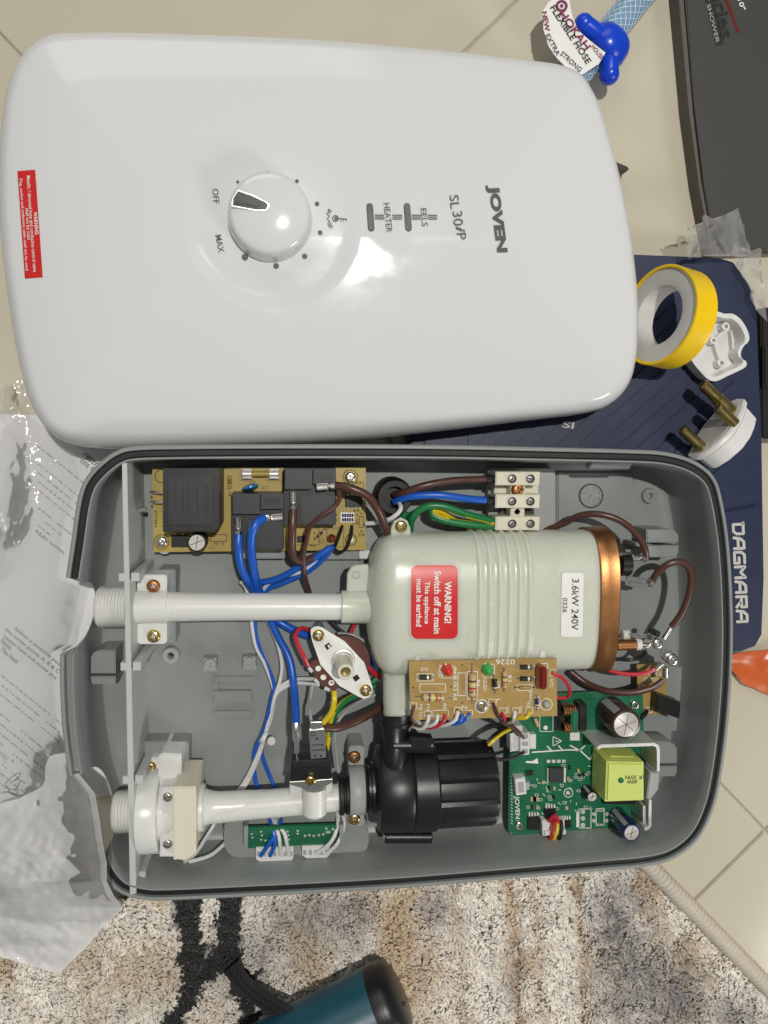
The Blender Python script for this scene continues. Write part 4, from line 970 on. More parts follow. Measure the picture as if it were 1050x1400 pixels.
g.frame(574, 935, 609, 946, .9, S2, W_).frame(626, 920, 637, 951, .9, S2, W_).frame(639, 918, 653, 956, .8, S2, W_).frame(605, 911, 622, 927, .8, S2, W_).frame(660, 908, 676, 926, .8, S2, W_)
for q in ((561, 961, 570, 969), (580, 972, 590, 979), (592, 971, 613, 979), (621, 967, 630, 975), (630, 971, 646, 978), (668, 956, 678, 964), (683, 968, 692, 975), (701, 968, 710, 975), (719, 967, 728, 975), (738, 907, 749, 914), (752, 915, 759, 924), (570, 921, 592, 931), (732, 953, 738, 968), (707, 936, 727, 944)): g.frame(*q, .8, S2, W_)
for s_, x, y, L, A in (('D3', 580, 915, 9, 0), ('RLED', 602, 918, 17, 90), ('R1', 622, 929, 9, 90), ('R3', 622, 940, 9, 90), ('R5', 622, 953, 9, 90), ('R4', 622, 917, 7, 90), ('R6', 654, 934, 9, 90), ('GLED', 663, 936, 17, 90), ('D4', 682, 936, 9, 90), ('R2', 697, 928, 9, 90), ('L', 681, 958, 5, 90), ('N', 635, 967, 7, 180), ('M2', 575, 967, 8, 90), ('TST', 575, 978, 11, 90), ('R0', 608, 966, 8, 90), ('M1', 585, 967, 8, 90), ('DIAC', 726, 953, 16, 90), ('G', 723, 963, 5, 90), ('NTC', 754, 934, 12, 90), ('U0', 734, 912, 7, 90), ('V60', 694, 970, 9, 90), ('V60', 712, 970, 9, 90)): g.text(s_, x, y, L, 4.6, A, T+H2, W_, .004, up=.15)
g.text('0226', 691, 905, 26, 7, 180, T+H2, W_, 0, up=.15)
g.ringpx(747, 963, 8, .9, S2, W_).ringpx(658.5, 965.5, 9, .9, S2, W_)
for x, y in ((565, 940), (617, 939), (632, 909), (632, 961), (645, 908), (704, 940), (730, 940), (566, 965), (585, 976), (625, 970), (673, 962)): g.disc(x, y, 1.2, S2, 'dark', 8)
g.obj('silkscreen', B2, 0)['kind'] = 'stuff'
for i, (pts, c) in enumerate((([(586, 977, 53), (585, 985, 54), (578, 996, 50), (568, 994, 46), (562, 975, 44)], 'wire_white'), ([(598, 977, 53), (596, 988, 54), (582, 993, 48), (570, 985, 42)], 'wire_white'), ([(609, 977, 53), (605, 988, 54), (588, 995, 48), (575, 990, 42)], 'wire_red'), ([(626, 973, 53), (622, 985, 55), (606, 992, 50), (590, 990, 44)], 'wire_white'), ([(633, 976, 53), (628, 987, 54), (618, 990, 50), (600, 988, 44)], 'wire_blue'), ([(643, 975, 53), (636, 984, 54), (624, 989, 50), (606, 986, 44)], 'wire_blue'),
                              ([(566, 966, 53), (563, 978, 55), (566, 990, 52), (575, 994, 46)], 'wire_brown'), ([(674, 961, 53), (679, 973, 55), (684, 984, 52), (690, 990, 46), (706, 997, 30), (716, 1008, 24)], 'wire_brown'), ([(686, 975, 53), (690, 983, 55), (688, 986, 50)], 'wire_red'), ([(704, 973, 53), (703, 981, 55), (700, 986, 50), (694, 988, 44)], 'wire_white'), ([(724, 974, 53), (720, 981, 55), (710, 982, 52), (698, 984, 46)], 'wire_yellow'),
                              ([(755, 921, 53), (768, 926, 54), (778, 940, 50), (777, 952, 44), (765, 954, 42), (740, 950, 40)], 'wire_red'))):
    MB().wire(pts, 1.05 if c != 'wire_brown' else .9, c).obj('wire', base)

# power board (green)
H4 = 17
B4 = board('power_board', [(698, 953), (702, 950), (872, 944), (879, 950), (882, 1122), (877, 1128), (701, 1143), (695, 1138)], H4, 'board_green')
for x, y in ((710, 1128), (868, 963)): MB().lathe(Q(x, y, 15), Q(x, y, 14), [(0, 3.4), (11.5, 4)], 'tray_grey', 18).obj('standoff', tray)
ecap(B4, 856.5, 991, H4, 42, 9.3, 'cap_brown', marks=1); ecap(B4, 810, 1090, H4, 28, 3.4, 'rubber'); ecap(B4, 864, 1139, H4, 40, 5.6, 'cap_blue')
g = MB().prism([(830, 1042), (881, 1043), (881, 1095), (828, 1097)], 41, 20, 'tape_yellow', 1.2, flare=.04)
g.prism([(826, 1040), (850, 1033), (876, 1034), (884, 1100), (826, 1100)], 22, H4, 'dark', .6); g.prism([(835, 1034), (868, 1035), (868, 1045), (832, 1046)], 34, H4, 'tape_yellow', .8)
g.text('LK 2592', 868, 1063, 27, 5, 180, T+41, 'print_black', .01, up=.2).text('60W', 864, 1069, 14, 5, 180, T+41, 'print_black', .01, up=.2).disc(849, 1067, 4, T+41.2, 'board_green')
g.obj('power_transformer', B4)
def sheet(pts, h0, h1, t=.9, par=B4, name='heat_sink', mt='alu'):
    P0 = [Q(x, y, h1) for x, y in pts]; g = MB()
    L, R = [], []
    for i, p in enumerate(P0):
        d = (P0[min(i+1, len(P0)-1)]-P0[max(i-1, 0)]); n = Vector((-d.y, d.x, 0)).normalized()*t; L.append(p+n); R.append(p-n)
    ring = L+R[::-1]; return g.solid(ring, [Vector((p.x, p.y, T+h0)) for p in ring], mt, .2).obj(name, par)
sheet([(817, 1024), (822, 1020), (894, 1017.5), (899, 1020), (900.5, 1026), (900, 1055)], H4, 40)
sheet([(881, 1134), (886, 1133), (889, 1130), (889, 1094)], H4-6, 36); sheet([(881, 1126), (881, 1102)], H4, 34)
MB().prism([(889, 1056), (902, 1056), (900, 1080), (891, 1092), (884, 1092)], 34, 18, 'wire_grey', .6).obj('insulating_pad', B4)
rod((872, 1110, 24), (878, 1111, 24), 2.6, 'steel').obj('rivet', B4)
ck = MB()
for cx, cy in ((778, 970), (779, 993)):
    for k in range(5): 
        a = Q(cx-8+k*3.6, cy-5, 26); b = Q(cx-8+k*3.6, cy+5, 26)
        ck.tube([a+Vector((0, 0, -3)), a+Vector((0, 0, 2.4)), (a+b)/2+Vector((0, 0, 3.6)), b+Vector((0, 0, 2.4)), b+Vector((0, 0, -3))], .85, 'copper', seg=8)
ck.prism(rr(781, 970, 791, 1002, 4), 30.5, 19, 'board_green', .8).prism(rr(791, 962, 803, 1000, 3), 26, H4, 'dark', .8).prism(rr(762, 962, 772, 1000, 3), 24, H4, 'dark', .8)
ck.obj('choke', B4)
g = MB().prism([(697, 994), (714, 992), (716, 1026), (698, 1028)], 26, H4, 'wire_white', .5).prism([(711, 1003), (724, 1002), (724, 1032), (711, 1033)], 29, H4, 'wire_white', .5)
for y in (1007, 1017, 1027): g.prism(rr(714, y-3, 722, y+3, 1), 29.2, 28.8, 'wire_grey')
g.prism([(724, 1004), (733, 1004), (733, 1024), (724, 1024)], 22, H4, 'wire_white', .4); g.obj('connector', B4)
g = MB().prism([(704, 1065), (718, 1063), (720, 1086), (706, 1088)], 24, H4, 'wire_white', .5).prism([(718, 1070), (724, 1069), (724, 1080), (718, 1081)], 20, H4, 'wire_grey', .3).prism([(708, 1070), (716, 1069), (717, 1083), (709, 1084)], 24.2, 23.8, 'wire_grey'); g.obj('connector', B4)
g = MB().prism([(741, 1124), (772, 1121), (772, 1132), (741, 1135)], 22, H4, 'wire_white', .4).prism([(745, 1137), (774, 1135), (774, 1141), (745, 1143)], 25, 14, 'wire_white', .4); g.prism([(741, 1122), (747, 1122), (748, 1143), (742, 1143)], 23, H4, 'wire_white', .3).obj('connector', B4)
chip(B4, 751, 1050, 771, 1070, H4, 19.5, 'relay_grey', 8, True, pm='silk_white')
for q in ((722, 1112, 737, 1135), (745, 1101, 760, 1120), (767, 1117, 781, 1132)):
    g = MB().prism([(q[0], q[1]+6), (q[2], q[1]+5), (q[2], q[3]), (q[0], q[3])], 19.5, H4, 'dark', .25)
    for k in range(4): x = q[0]+2+(q[2]-q[0]-4)*k/3; g.prism([(x-.9, q[1]-1), (x+.9, q[1]-1), (x+.9, q[1]+7), (x-.9, q[1]+7)], 18, H4, 'silk_white')
    g.obj('chip', B4)
for x, y in ((710, 1129), (868, 963.5)): screw(B4, x, y, H4+.8, 7.4, 'steel')
for x, y, w_, h_, mt in ((750, 1041, 5, 4, 'alu'), (757, 1041, 5, 4, 'alu'), (764, 1041, 5, 4, 'alu'), (771, 1041, 5, 4, 'alu'), (722, 1058, 4, 7, 'dark'), (727, 1057, 4, 7, 'dark'), (731, 1093, 11, 6, 'resistor'), (731, 1093, 5, 6.4, 'dark'), (786, 1007, 13, 11, 'silk_white'), (779, 1050, 3, 6, 'dark'), (791, 1054, 3, 5, 'resistor'), (798, 1059, 3, 5, 'dark'), (743, 1070, 4, 4, 'resistor'), (751, 1078, 3, 5, 'dark'), (758, 1078, 3, 5, 'resistor'), (777, 1065, 3, 5, 'resistor'), (757, 1090, 4, 5, 'dark'), (775, 1105, 4, 5, 'resistor'), (727, 1104, 3, 5, 'dark'), (735, 1104, 3, 5, 'resistor'), (793, 1060, 4, 3, 'dark')):
    MB().prism([(x-w_/2, y-h_/2), (x+w_/2, y-h_/2), (x+w_/2, y+h_/2), (x-w_/2, y+h_/2)], H4+(1.1 if h_ > 5.9 else .9), H4, mt, .12).obj('smd_part', B4)
rod((731, 982, 19), (736, 993, 19), 1.2, 'resistor').obj('resistor', B4)
g = MB(); S4 = T+H4+.12
g.text('JOVEN', 706.5, 1104, 31, 8, 88, T+H4, W_, .02, up=.15)
g.path([(727, 1028.5), (780, 1025), (793, 1026), (800, 1019)], 1.8, S4, W_).path([(779, 1019), (793, 1026), (807, 1039), (811, 1029)], 1.8, S4, W_).line((748, 1020), (754, 1026), 1.8, S4, W_).line((763, 1019), (769, 1025), 1.8, S4, W_)
g.path([(756, 1007), (768, 1013), (756, 1020)], 1.1, S4, W_, True).line((759, 1013.5), (764, 1013.5), 1, S4, W_)
g.add([P(x, y, S4) for x, y in ((719, 1043), (736, 1044), (735, 1036.5), (728, 1040.5), (719, 1040.5))], [(0, 1, 2, 3, 4)], W_)
g.ringpx(777, 1084, 6, 1, S4, W_).text('R', 777, 1084, 5, 5, 0, T+H4, W_, .02, up=.15)
g.frame(792, 1106, 808, 1132, 1, S4, W_).add([P(x, y, S4) for x, y in ((788, 1109), (792, 1109), (792, 1131), (788, 1131))], [(0, 1, 2, 3)], W_)
for y in (1110, 1119, 1128): g.disc(797, y, 3.2, S4, 'alu')
g.path([(815, 1106), (826, 1105), (826, 1128), (815, 1129)], 1.1, S4, W_, True)
for k in range(3): g.path([(814+k*4, 1110), (816+k*4, 1107), (818+k*4, 1110)], .9, S4, W_).path([(814+k*4, 1126), (816+k*4, 1129), (818+k*4, 1126)], .9, S4, W_)
for x, y in ((812, 1113), (812, 1122), (830, 1113), (830, 1122)): g.disc(x, y, 2.6, S4, 'alu')
for q in ((738, 968, 756, 1000), (700, 1060, 702, 1062)): g.path([(q[0], q[1]), (q[0], q[3]), (q[2], q[3]), (q[2], q[1])], .8, S4, W_)
g.disc(746, 995, 3, S4, 'sticker_white')
rs = random.Random(5)
for k in range(58):
    x, y = rs.uniform(722, 806), rs.uniform(1046, 1112)
    if 748 < x < 774 and 1047 < y < 1073: continue
    if rs.random() < .5: g.frame(x-2.2, y-1.5, x+2.2, y+1.5, .55, S4, W_)
    else: g.line((x, y), (x+rs.choice((0, 4)), y+rs.choice((0, 3.5))), .8, S4, W_)
for k in range(16): g.line((698.5, 1062+k*4.2), (701, 1062+k*4.2+1.8), .8, S4, W_)
for x, y in ((699, 1139), (715, 1050), (770, 957), (800, 952), (812, 1055)): g.disc(x, y, 1.2, S4, 'brass', 8)
g.obj('silkscreen', B4, 0)['kind'] = 'stuff'

# small tan board with its power transistor
B3 = board('triac_board', [(871, 909), (911, 906), (913, 975), (873, 979)], 14, 'board_tan')
MB().prism(rr(874, 912, 940, 1000, 4), 8, 3.4, 'tray_grey', .5).obj('board_support', tray)
g = MB().prism([(900, 950), (931, 961), (929, 983), (898, 972)], 24, 14, 'dark', .4); g.obj('triac', B3)
g = MB(); g.text('122022', 890, 929, 20, 5, 0, T+14, W_, .002, up=.15).text('AI R2', 893, 921, 22, 5, 0, T+14, W_, 0, up=.15); g.frame(874, 936, 881, 943, .8, T+14.15, W_).frame(894, 952, 900, 964, .8, T+14.15, 'silk_dark').frame(884, 967, 892, 974, .8, T+14.15, W_)
g.obj('silkscreen', B3, 0)['kind'] = 'stuff'
MB().wire([(884, 972, 15), (880, 978, 18), (874, 984, 14)], 1.5, 'wire_black').obj('wire', base)

# display board in its recess at the lower wall
dp = [Q(338, 1132, 30), Q(460, 1128, 30), Q(462, 1153, 25.5), Q(339, 1160, 25.5)]
B5 = MB().solid(dp, [p-Vector((0, -.4, 1.6)) for p in dp], 'board_green', .1).obj('display_board', base)
for x0, x1, y, ys in ((350, 401, 1159, 1178), (413, 451, 1157, 1173)):
    g = MB().prism([(x0, y), (x1, y-1), (x1, ys-4), (x1-4, ys), (x0+6, ys+1), (x0, ys-3)], 27, 20, 'wire_white', .4)
    n = int((x1-x0)/7)
    for k in range(n): x = x0+(x1-x0)*(k+.5)/n; g.prism(rr(x-2.4, y+5, x+2.4, y+12, 1), 27.15, 26.6, 'wire_grey', .1)
    g.obj('connector', B5)
for x, y in ((336, 1146), (467, 1144)): MB().prism([(x-3, y-16), (x+3, y-16), (x+3, y+14), (x-3, y+14)], 31, 5, 'tray_grey', .4).obj('board_clip', tray)
g = MB(); rs = random.Random(3)
def b5(x, y): f = (y-1130)/28; return T+30-4.5*f+.15
for x, y in ((344, 1140), (345, 1145), (357, 1137), (358, 1142), (357, 1148), (393, 1137), (394, 1142), (395, 1148), (407, 1136), (407, 1140), (417, 1143), (423, 1142), (429, 1143), (436, 1142), (442, 1141), (446, 1133), (447, 1138), (450, 1138), (455, 1134), (363, 1149), (369, 1149), (376, 1148)):
    p = P(x, y, b5(x, y)); g.lathe(p-Vector((0, 0, .3)), p+Vector((0, 0, 1)), [(0, .9), (.5, .7), (.9, .2)], 'alu', 8)
g.obj('solder_joints', B5)['kind'] = 'stuff'

# ------------------------------------------------------------------ dial potentiometer on its bracket
pot = MB().prism([(424.5, 866), (425, 860.5), (429, 857.5), (435, 856.5), (440, 858), (471, 877), (498, 906), (509.5, 940), (509, 948), (504, 954), (497, 955.5), (489, 952), (464, 938), (438, 909), (427, 877)], 32, 30.4, 'sticker_white', .3).obj('potentiometer', base)
for x, y in ((437, 872), (497, 942)): 
    p = Q(x, y, 30); MB().lathe(Vector((p.x, p.y, T+3.4)), p, [(0, 3.6), (27, 3)], 'tray_grey', 16).obj('bracket_post', tray)
screw(pot, 435.5, 869, 32.8, 8.4, 'brass'); screw(pot, 500, 944, 32.8, 8.4, 'brass')
MB().prism(circ(471, 904, 35, 40), 30.2, 27, 'phenolic', .3).prism([(423, 907), (433, 900), (466, 936), (458, 945), (446, 944), (430, 926)], 30.0, 28.4, 'phenolic', .3).obj('track_disc', pot)
g = MB()
for x, y in ((435, 914), (442, 926), (453, 933.5)): 
    p = Q(x, y, 30.1); g.lathe(p, p+Vector((0, 0, 1)), [(0, 1.75), (.35, 1.6), (.45, .9), (-.2, .8, 'dark'), (-.2, 0)], 'silk_white', 18)
g.obj('eyelet', pot)
for x, y, a in ((424.5, 916, 50), (433, 932, 50), (447.5, 942.5, 30)): MB().prism(rr(x-4, y-2.2, x+4, y+2.2, 1, 3, a), 30.6, 28.6, 'alu', .2).obj('solder_lug', pot)
g = MB()
for x, y, a in ((448.5, 883.5, -35), (487, 927, -35)): g.prism(rr(x-4, y-3.6, x+4, y+3.6, .5, 2, a), 32.1, 31.9, 'dark')
g.prism(rr(448.5, 881.5, 451.5, 886, .5, 2, -35), 32.25, 31.9, 'silk_white'); g.obj('slot', pot)
sh = Q(469, 902, 32); MB().lathe(sh, sh+Vector((0, 0, 1)), [(0, 7.0), (1.4, 7.0), (2.0, 6.6), (2.2, 5.8), (4, 5.6), (4.6, 5.2)], 'alu', 28).obj('bushing', pot)
MB().lathe(sh, sh+Vector((0, 0, 1)), [(3, 4.9), (22, 4.75), (23, 4.6), (23.6, 4.2), (23.6, 3.0), (23.2, 2.9), (19, 2.8, 'old_brass'), (19, 0)], 'cream', 32).obj('shaft', pot)

# ------------------------------------------------------------------ flow valve, lower pipe, thermal cut-out
va = Q(157, 1110, 29); FXs = lambda px: Q(px, 1110, 29).x
L_ = lambda px: FXs(px)-va.x
prof = [(0, 8.2), (0, 10.6), (.8, 11.2)]; t = 1.4
while t < L_(186): prof += [(t, 11.8), (t+.6, 11.9), (t+.95, 10.8), (t+1.35, 10.8)]; t += 1.81
prof += [(t, 12), (L_(190), 13), (L_(191), 22.0), (L_(195), 23.6), (L_(219), 23.6), (L_(222), 22.8), (L_(222.5), 18), (L_(236), 18), (L_(262), 14.5), (L_(280), 13.2), (L_(281), 10.5), (L_(290), 9.0), (L_(300), 8.4), (L_(380), 8.1)]
valve = MB().lathe(va, va+Vector((1, 0, 0)), prof, 'pipe_white', 48).obj('flow_valve', base, 40)
MB().prism([(216, 1034), (222, 1030), (248, 1031), (248, 1076), (243, 1079), (216, 1079)], 34, 4, 'pipe_white', .7).prism([(225, 1066), (237, 1066), (237, 1074), (225, 1074)], 34.2, 33, 'dark').obj('valve_bracket', valve)
MB().prism(rr(196, 1036, 222, 1062, 5), 24, 3.4, 'pipe_white', .6).prism(rr(198, 1146, 222, 1168, 5), 22, 3.4, 'pipe_white', .6).obj('mounting_ear', valve)
screw(valve, 205, 1049.5, 25, 8.6, 'brass'); screw(valve, 206, 1157, 23, 8.4, 'copper')
MB().prism([(220, 1078), (240, 1076), (240, 1172), (218, 1172)], 46, 8, 'pipe_white', .8).obj('sensor_plate', valve)
MB().prism([(238, 1078), (241, 1076), (267, 1076), (268, 1080), (268, 1166), (262, 1170), (252, 1177), (238, 1175)], 50, 14, 'cream', .8).prism([(237, 1076), (240.5, 1076), (241, 1176), (237, 1175)], 51, 14, 'cream', .4).obj('sensor_cover', valve)
screw(valve, 229, 1090, 46.8, 6.6, 'steel'); screw(valve, 229, 1154, 46.8, 6.6, 'steel')
p2a, p2b = Q(285, 1106, 29), Q(466, 1090, 30)
pipe2 = MB().lathe(p2a, p2b, [(0, 8.4), (30, 8.1), ((p2b-p2a).length, 8.0)], 'pipe_white', 40).obj('inlet_pipe', base)
hp = Q(428, 1093, 30)
g = MB().prism([(396, 1072), (454, 1066), (455, 1078), (448, 1102), (396, 1108)], 36, 20, 'pipe_white', 1.0)
ya = Vector((0, 1, 0)); p0 = Q(430, 1112, 36)
g.lathe(Q(430, 1116, 37), Q(430, 1072, 37), [(0, 4), (.8, 6), (2.5, 7.2), (18, 7.2)], 'pipe_white', 28)
g.lathe(Q(462, 1089, 30), Q(478, 1088, 30), [(0, 8.8), (8, 8.8)], 'pipe_white', 30)
g.obj('sensor_housing', pipe2)
cut = MB().prism([(398, 1046), (452, 1045), (455, 1070), (396, 1073)], 46, 30, 'black_plastic', .8).prism([(400, 1030), (448, 1028), (452, 1045), (398, 1046)], 42, 28, 'black_plastic', .6).obj('thermal_cutout', base)
MB().prism([(395, 1069), (455, 1065), (455, 1070), (436, 1080), (426, 1081), (396, 1073)], 46.5, 45, 'steel', .3).obj('mounting_plate', cut)
screw(cut, 424.5, 1067.5, 48, 7.5, 'brass')
g = MB().prism([(422, 998), (444, 996), (446, 1036), (425, 1038)], 46, 44.6, 'steel', .4).prism([(424, 987), (441, 986), (441, 998), (424, 998)], 45.5, 43, 'steel', .6)
for y in (1019, 1026): g.line((426, y), (443, y-1), 1, T+46.1, 'dark')
for x, y in ((430.5, 1034), (438.5, 1033.5), (433, 1010)): g.disc(x, y, 1.5, T+46.12, 'dark', 10)
g.frame(425, 1002, 431, 1006, .8, T+46.1, 'dark'); g.obj('spade_terminal', cut)
g = MB().prism([(402, 1009), (409, 1008), (409, 1030), (402, 1031)], 45, 42, 'steel', .5).wire([(405, 988, 44), (405, 1000, 45), (405.5, 1012, 44)], 2.0, 'steel', seg=10).line((404.5, 1028), (407, 1040), 2, T+46.2, 'steel'); g.obj('spade_terminal', cut)

# ------------------------------------------------------------------ pump
ring = MB().lathe(Q(463, 1088, 30), Q(479, 1087, 30), [(0, 8), (0, 10.6), (.6, 11.2), (2.6, 11.2), (3.2, 9.8), (4, 9.8), (4.4, 11), (6.6, 11)], 'rubber', 36).obj('pump_coupling', base)
clampbar(477, 498, 1020, 1130, 1080, 30, 14.2, 'pad_grey', 'pump_clamp', ('copper', 'brass'), [(484.5, 1035), (484.5, 1120)], base, hz=24)
mc = Q(600, 1072, 29); xm = lambda px: Q(px, 1072, 40).x
ax0 = Vector((Q(498, 1078, 29).x, mc.y, mc.z)); tX = lambda px: xm(px)-ax0.x
pump = MB().lathe(ax0, ax0+Vector((1, 0, 0)), [(0, 11), (tX(500)+.1, 13.5), (tX(503), 14.5), (tX(505), 13), (tX(508), 13), (tX(509), 15), (tX(513), 15), (tX(515), 17), (tX(518), 24.2), (tX(523), 25.6), (tX(560), 26.2), (tX(563), 25.6), (tX(566), 26.6), (tX(595), 26.6), (tX(598), 25.4)], 'black_plastic', 64).obj('pump', base)
# ribbed motor can
vs = []; fs = []; NM = 72; xs_ = [tX(596), tX(672), tX(676), tX(678)]; rsx = [25.2, 25.0, 24.4, 22.5]
for x, r in zip(xs_, rsx):
    for k in range(NM):
        a = 2*math.pi*k/NM; rr_ = r*(0.955 if k % 6 == 0 else 1.0); vs.append((ax0.x+x, mc.y+rr_*math.cos(a), mc.z+rr_*math.sin(a)))
for i in range(3):
    for k in range(NM): fs.append((i*NM+k, (i+1)*NM+k, (i+1)*NM+(k+1) % NM, i*NM+(k+1) % NM))
fs.append(tuple(3*NM+k for k in range(NM))[::-1])
MB().add(vs, fs, 'black_plastic').obj('motor_can', pump, 20)
g = MB().lathe(Q(541, 1012, 36), Q(541, 980, 32), [(0, 7.5), (6, 8), (12, 8.6), (14, 9.6)], 'black_plastic', 30)
g.tube([Q(541, 985, 32), Q(541, 1010, 37), Q(540, 1040, 40), Q(538, 1068, 40)], 7.2, 'black_plastic', seg=20); g.obj('outlet_port', pump)
for ys, r in ((984, 9.6), (998, 8.9)): MB().lathe(Q(542, ys, 32), Q(542, ys+8, 32), [(0, r-.6), (.5, r), (2.6, r), (3.1, r-.6)], 'black_plastic', 30).obj('collar', pump)
def lug(x0, x1, y, h, r):
    a, b = Q(x0, y, h), Q(x1, y, h); L = (b-a).length
    o = MB().lathe(a, b, [(0, r*.85), (.5, r), (L-.5, r), (L, r*.85)], 'black_plastic', 20).obj('bolt_lug', pump); 
    MB().lathe(a-Vector((1.2, 0, 0)), a, [(0, r*.35), (.5, r*.55), (1.4, r*.55)], 'steel', 10).obj('bolt', pump)
lug(532, 600, 1101, 46, 4.4); lug(526, 590, 1144, 29, 3.8); lug(536, 592, 1019, 41, 4.4)
MB().prism([(560, 1008), (592, 1010), (592, 1028), (560, 1026)], 46, 38, 'black_plastic', 1.2).obj('volute_block', pump)
MB().wire([(668, 1019, 40), (675, 1012, 40), (688, 1002, 36), (700, 996, 30)], 1.0, 'wire_yellow').obj('wire', base)
MB().wire([(668, 1026, 38), (680, 1038, 36), (700, 1036, 32), (717, 1028, 29)], 1.1, 'wire_black').obj('wire', base)
MB().wire([(666, 1016, 38), (676, 1006, 36), (690, 996, 30), (700, 1000, 28)], 1.5, 'wire_black').obj('wire', base)

# ------------------------------------------------------------------ cable entry and terminal block
gp = Q(540, 680, 22); MB().lathe(Vector((gp.x, gp.y, T+3.4)), gp, [(0, 11.5), (12, 11.5), (16, 10.6), (18.6, 9.8), (18.6, 6.5), (12, 6), (12, 0)], 'rubber', 36).obj('cable_grommet', base)
tbk = None
g = MB()
for y in (645, 676, 706.5):
    g.prism([(678, y), (738.5, y), (737.5, y+18.5), (677.5, y+18.5)], 32, 18, 'cream', .6)
    for x in (700, 725):
        p = Q(x, y+9.5, 32); g.lathe(p, p+Vector((0, 0, 1)), [(0, 3.0), (.5, 3.0), (.6, 2.6), (-.3, 2.4), (-.3, 1.9, 'steel'), (.1, 1.8, 'steel'), (.2, 0)], 'cream', 22)
        a = random.uniform(0, 3); g.box(p+Vector((0, 0, .2)), ((1.7*math.cos(a), 1.7*math.sin(a), 0), (-.25*math.sin(a), .25*math.cos(a), 0), (0, 0, .1)), 'dark')
g.prism([(698, 663), (718, 663), (717, 707), (698, 707)], 28, 18, 'cream', .4); g.prism([(676, 664), (736, 664), (736, 676), (676, 676)], 20, 12, 'cream', .4).prism([(684, 695), (730, 695), (730, 707), (684, 707)], 17, 12, 'dark')
p = Q(707, 699.5, 28); g.lathe(p, p+Vector((0, 0, 1)), [(0, 2.2), (.1, 1.7), (-2, 1.7, 'dark'), (-2, 0)], 'cream', 16)
tbk = g.obj('terminal_block', base)
screw(tbk, 708, 669.5, 30, 8.6, 'copper')
W = lambda pts, r, c, **k: MB().wire(pts, r, c, **k).obj('wire', base)
W([(540, 676, 20), (556, 672, 28), (580, 664, 31), (620, 657, 30), (668, 655, 28)], 2.1, 'wire_brown', seg=12)
W([(540, 686, 20), (560, 679, 28), (600, 677, 31), (640, 682, 30), (665, 684, 28)], 2.2, 'wire_blue', seg=12)
for y0 in (655, 684.5): rod((664, y0, 28), (680, y0+.8, 27), 2.7, 'wire_black').obj('crimp_sleeve', base)
G2 = dict(m2='wire_yellow', seg=12)
W([(560, 726, 16), (564, 708, 24), (580, 694, 27), (605, 692, 28), (640, 704, 28), (660, 709, 27), (680, 716, 26)], 2.2, 'wire_green', **G2)
W([(680, 720, 25), (650, 718, 26), (610, 712, 26), (592, 704, 25), (592, 698, 24), (604, 700, 22), (620, 712, 18), (650, 724, 14), (690, 728, 12)], 2.3, 'wire_green', **G2)
W([(552, 732, 14), (545, 718, 16), (556, 700, 18)], 2.0, 'wire_green', **G2)
W([(500, 716, 22), (520, 714, 26), (536, 708, 30), (547, 698, 30), (547, 690, 26), (543, 686, 20)], 1.3, 'wire_white')
W([(459, 664, 39), (478, 667, 42), (502, 678, 42), (516, 696, 40), (526, 718, 34), (532, 736, 26)], 2.4, 'wire_brown', seg=12)
W([(462, 668, 39), (464, 682, 40), (456, 694, 42), (438, 706, 42), (424, 720, 38), (419, 740, 34), (415, 760, 30), (417, 788, 24), (424, 812, 16), (432, 840, 10)], 1.4, 'wire_brown')
W([(401, 697, 36), (400, 720, 38), (399, 745, 36), (402, 762, 32), (412, 768, 28), (424, 764, 24), (440, 756, 20)], 2.3, 'wire_brown', seg=12)
W([(326.5, 731, 35), (326, 750, 36), (330, 776, 32), (341, 798, 24), (352, 814, 16), (366, 840, 12), (380, 870, 12), (396, 902, 14), (402, 940, 20), (404.5, 972, 34), (405, 992, 43)], 2.3, 'wire_blue', seg=12)
W([(361, 708, 36), (350, 716, 40), (344, 732, 40), (344, 756, 36), (349, 790, 26), (356, 812, 18), (368, 836, 12), (382, 850, 10), (405, 863, 12), (423, 869, 16)], 2.5, 'wire_blue', seg=12)
W([(452, 748, 24), (438, 758, 24), (415, 772, 22), (382, 790, 19), (356, 796, 17), (346, 792, 18)], 2.0, 'wire_blue', seg=10)
W([(456, 746, 24), (442, 764, 22), (420, 782, 18), (385, 798, 15), (366, 806, 12), (352, 830, 10)], 1.6, 'wire_blue')
W([(440, 754, 20), (430, 768, 20), (410, 782, 18), (380, 790, 17), (364, 801, 14), (354, 815, 12)], 1.2, 'wire_white')
W([(330, 796, 16), (337, 806, 12), (342, 830, 9), (345, 860, 9), (350, 884, 9), (362, 908, 10), (372, 934, 10), (375, 952, 11), (371, 980, 11), (362, 1006, 12), (350, 1038, 11), (336, 1066, 9), (318, 1092, 8), (298, 1119, 8), (284, 1141, 12), (267, 1167, 20), (252, 1178, 26)], 1.2, 'wire_white')
W([(350, 836, 8), (349, 862, 8.5), (356, 890, 9), (369, 919, 10), (375, 940, 11), (371, 958, 12), (366, 982, 12), (359, 1004, 12), (350, 1022, 10), (347, 1046, 9), (352, 1078, 9), (362, 1104, 12), (371, 1128, 26), (376, 1152, 30), (369, 1170, 27)], 1.25, 'wire_blue')
W([(362, 840, 9), (372, 862, 9), (380, 882, 10), (385.5, 908, 11), (383, 930, 12), (376, 952, 13), (370, 976, 12), (363, 1002, 13), (354, 1034, 12), (342, 1062, 9), (330, 1085, 9), (322, 1110, 8), (317, 1132, 9), (312, 1147, 12), (300, 1160, 17), (284, 1171, 22), (258, 1178, 26)], 1.2, 'wire_white')
W([(376, 952, 12), (381, 942, 13), (390, 934, 14), (406, 928.5, 16), (430, 928, 26)], 1.15, 'wire_white')
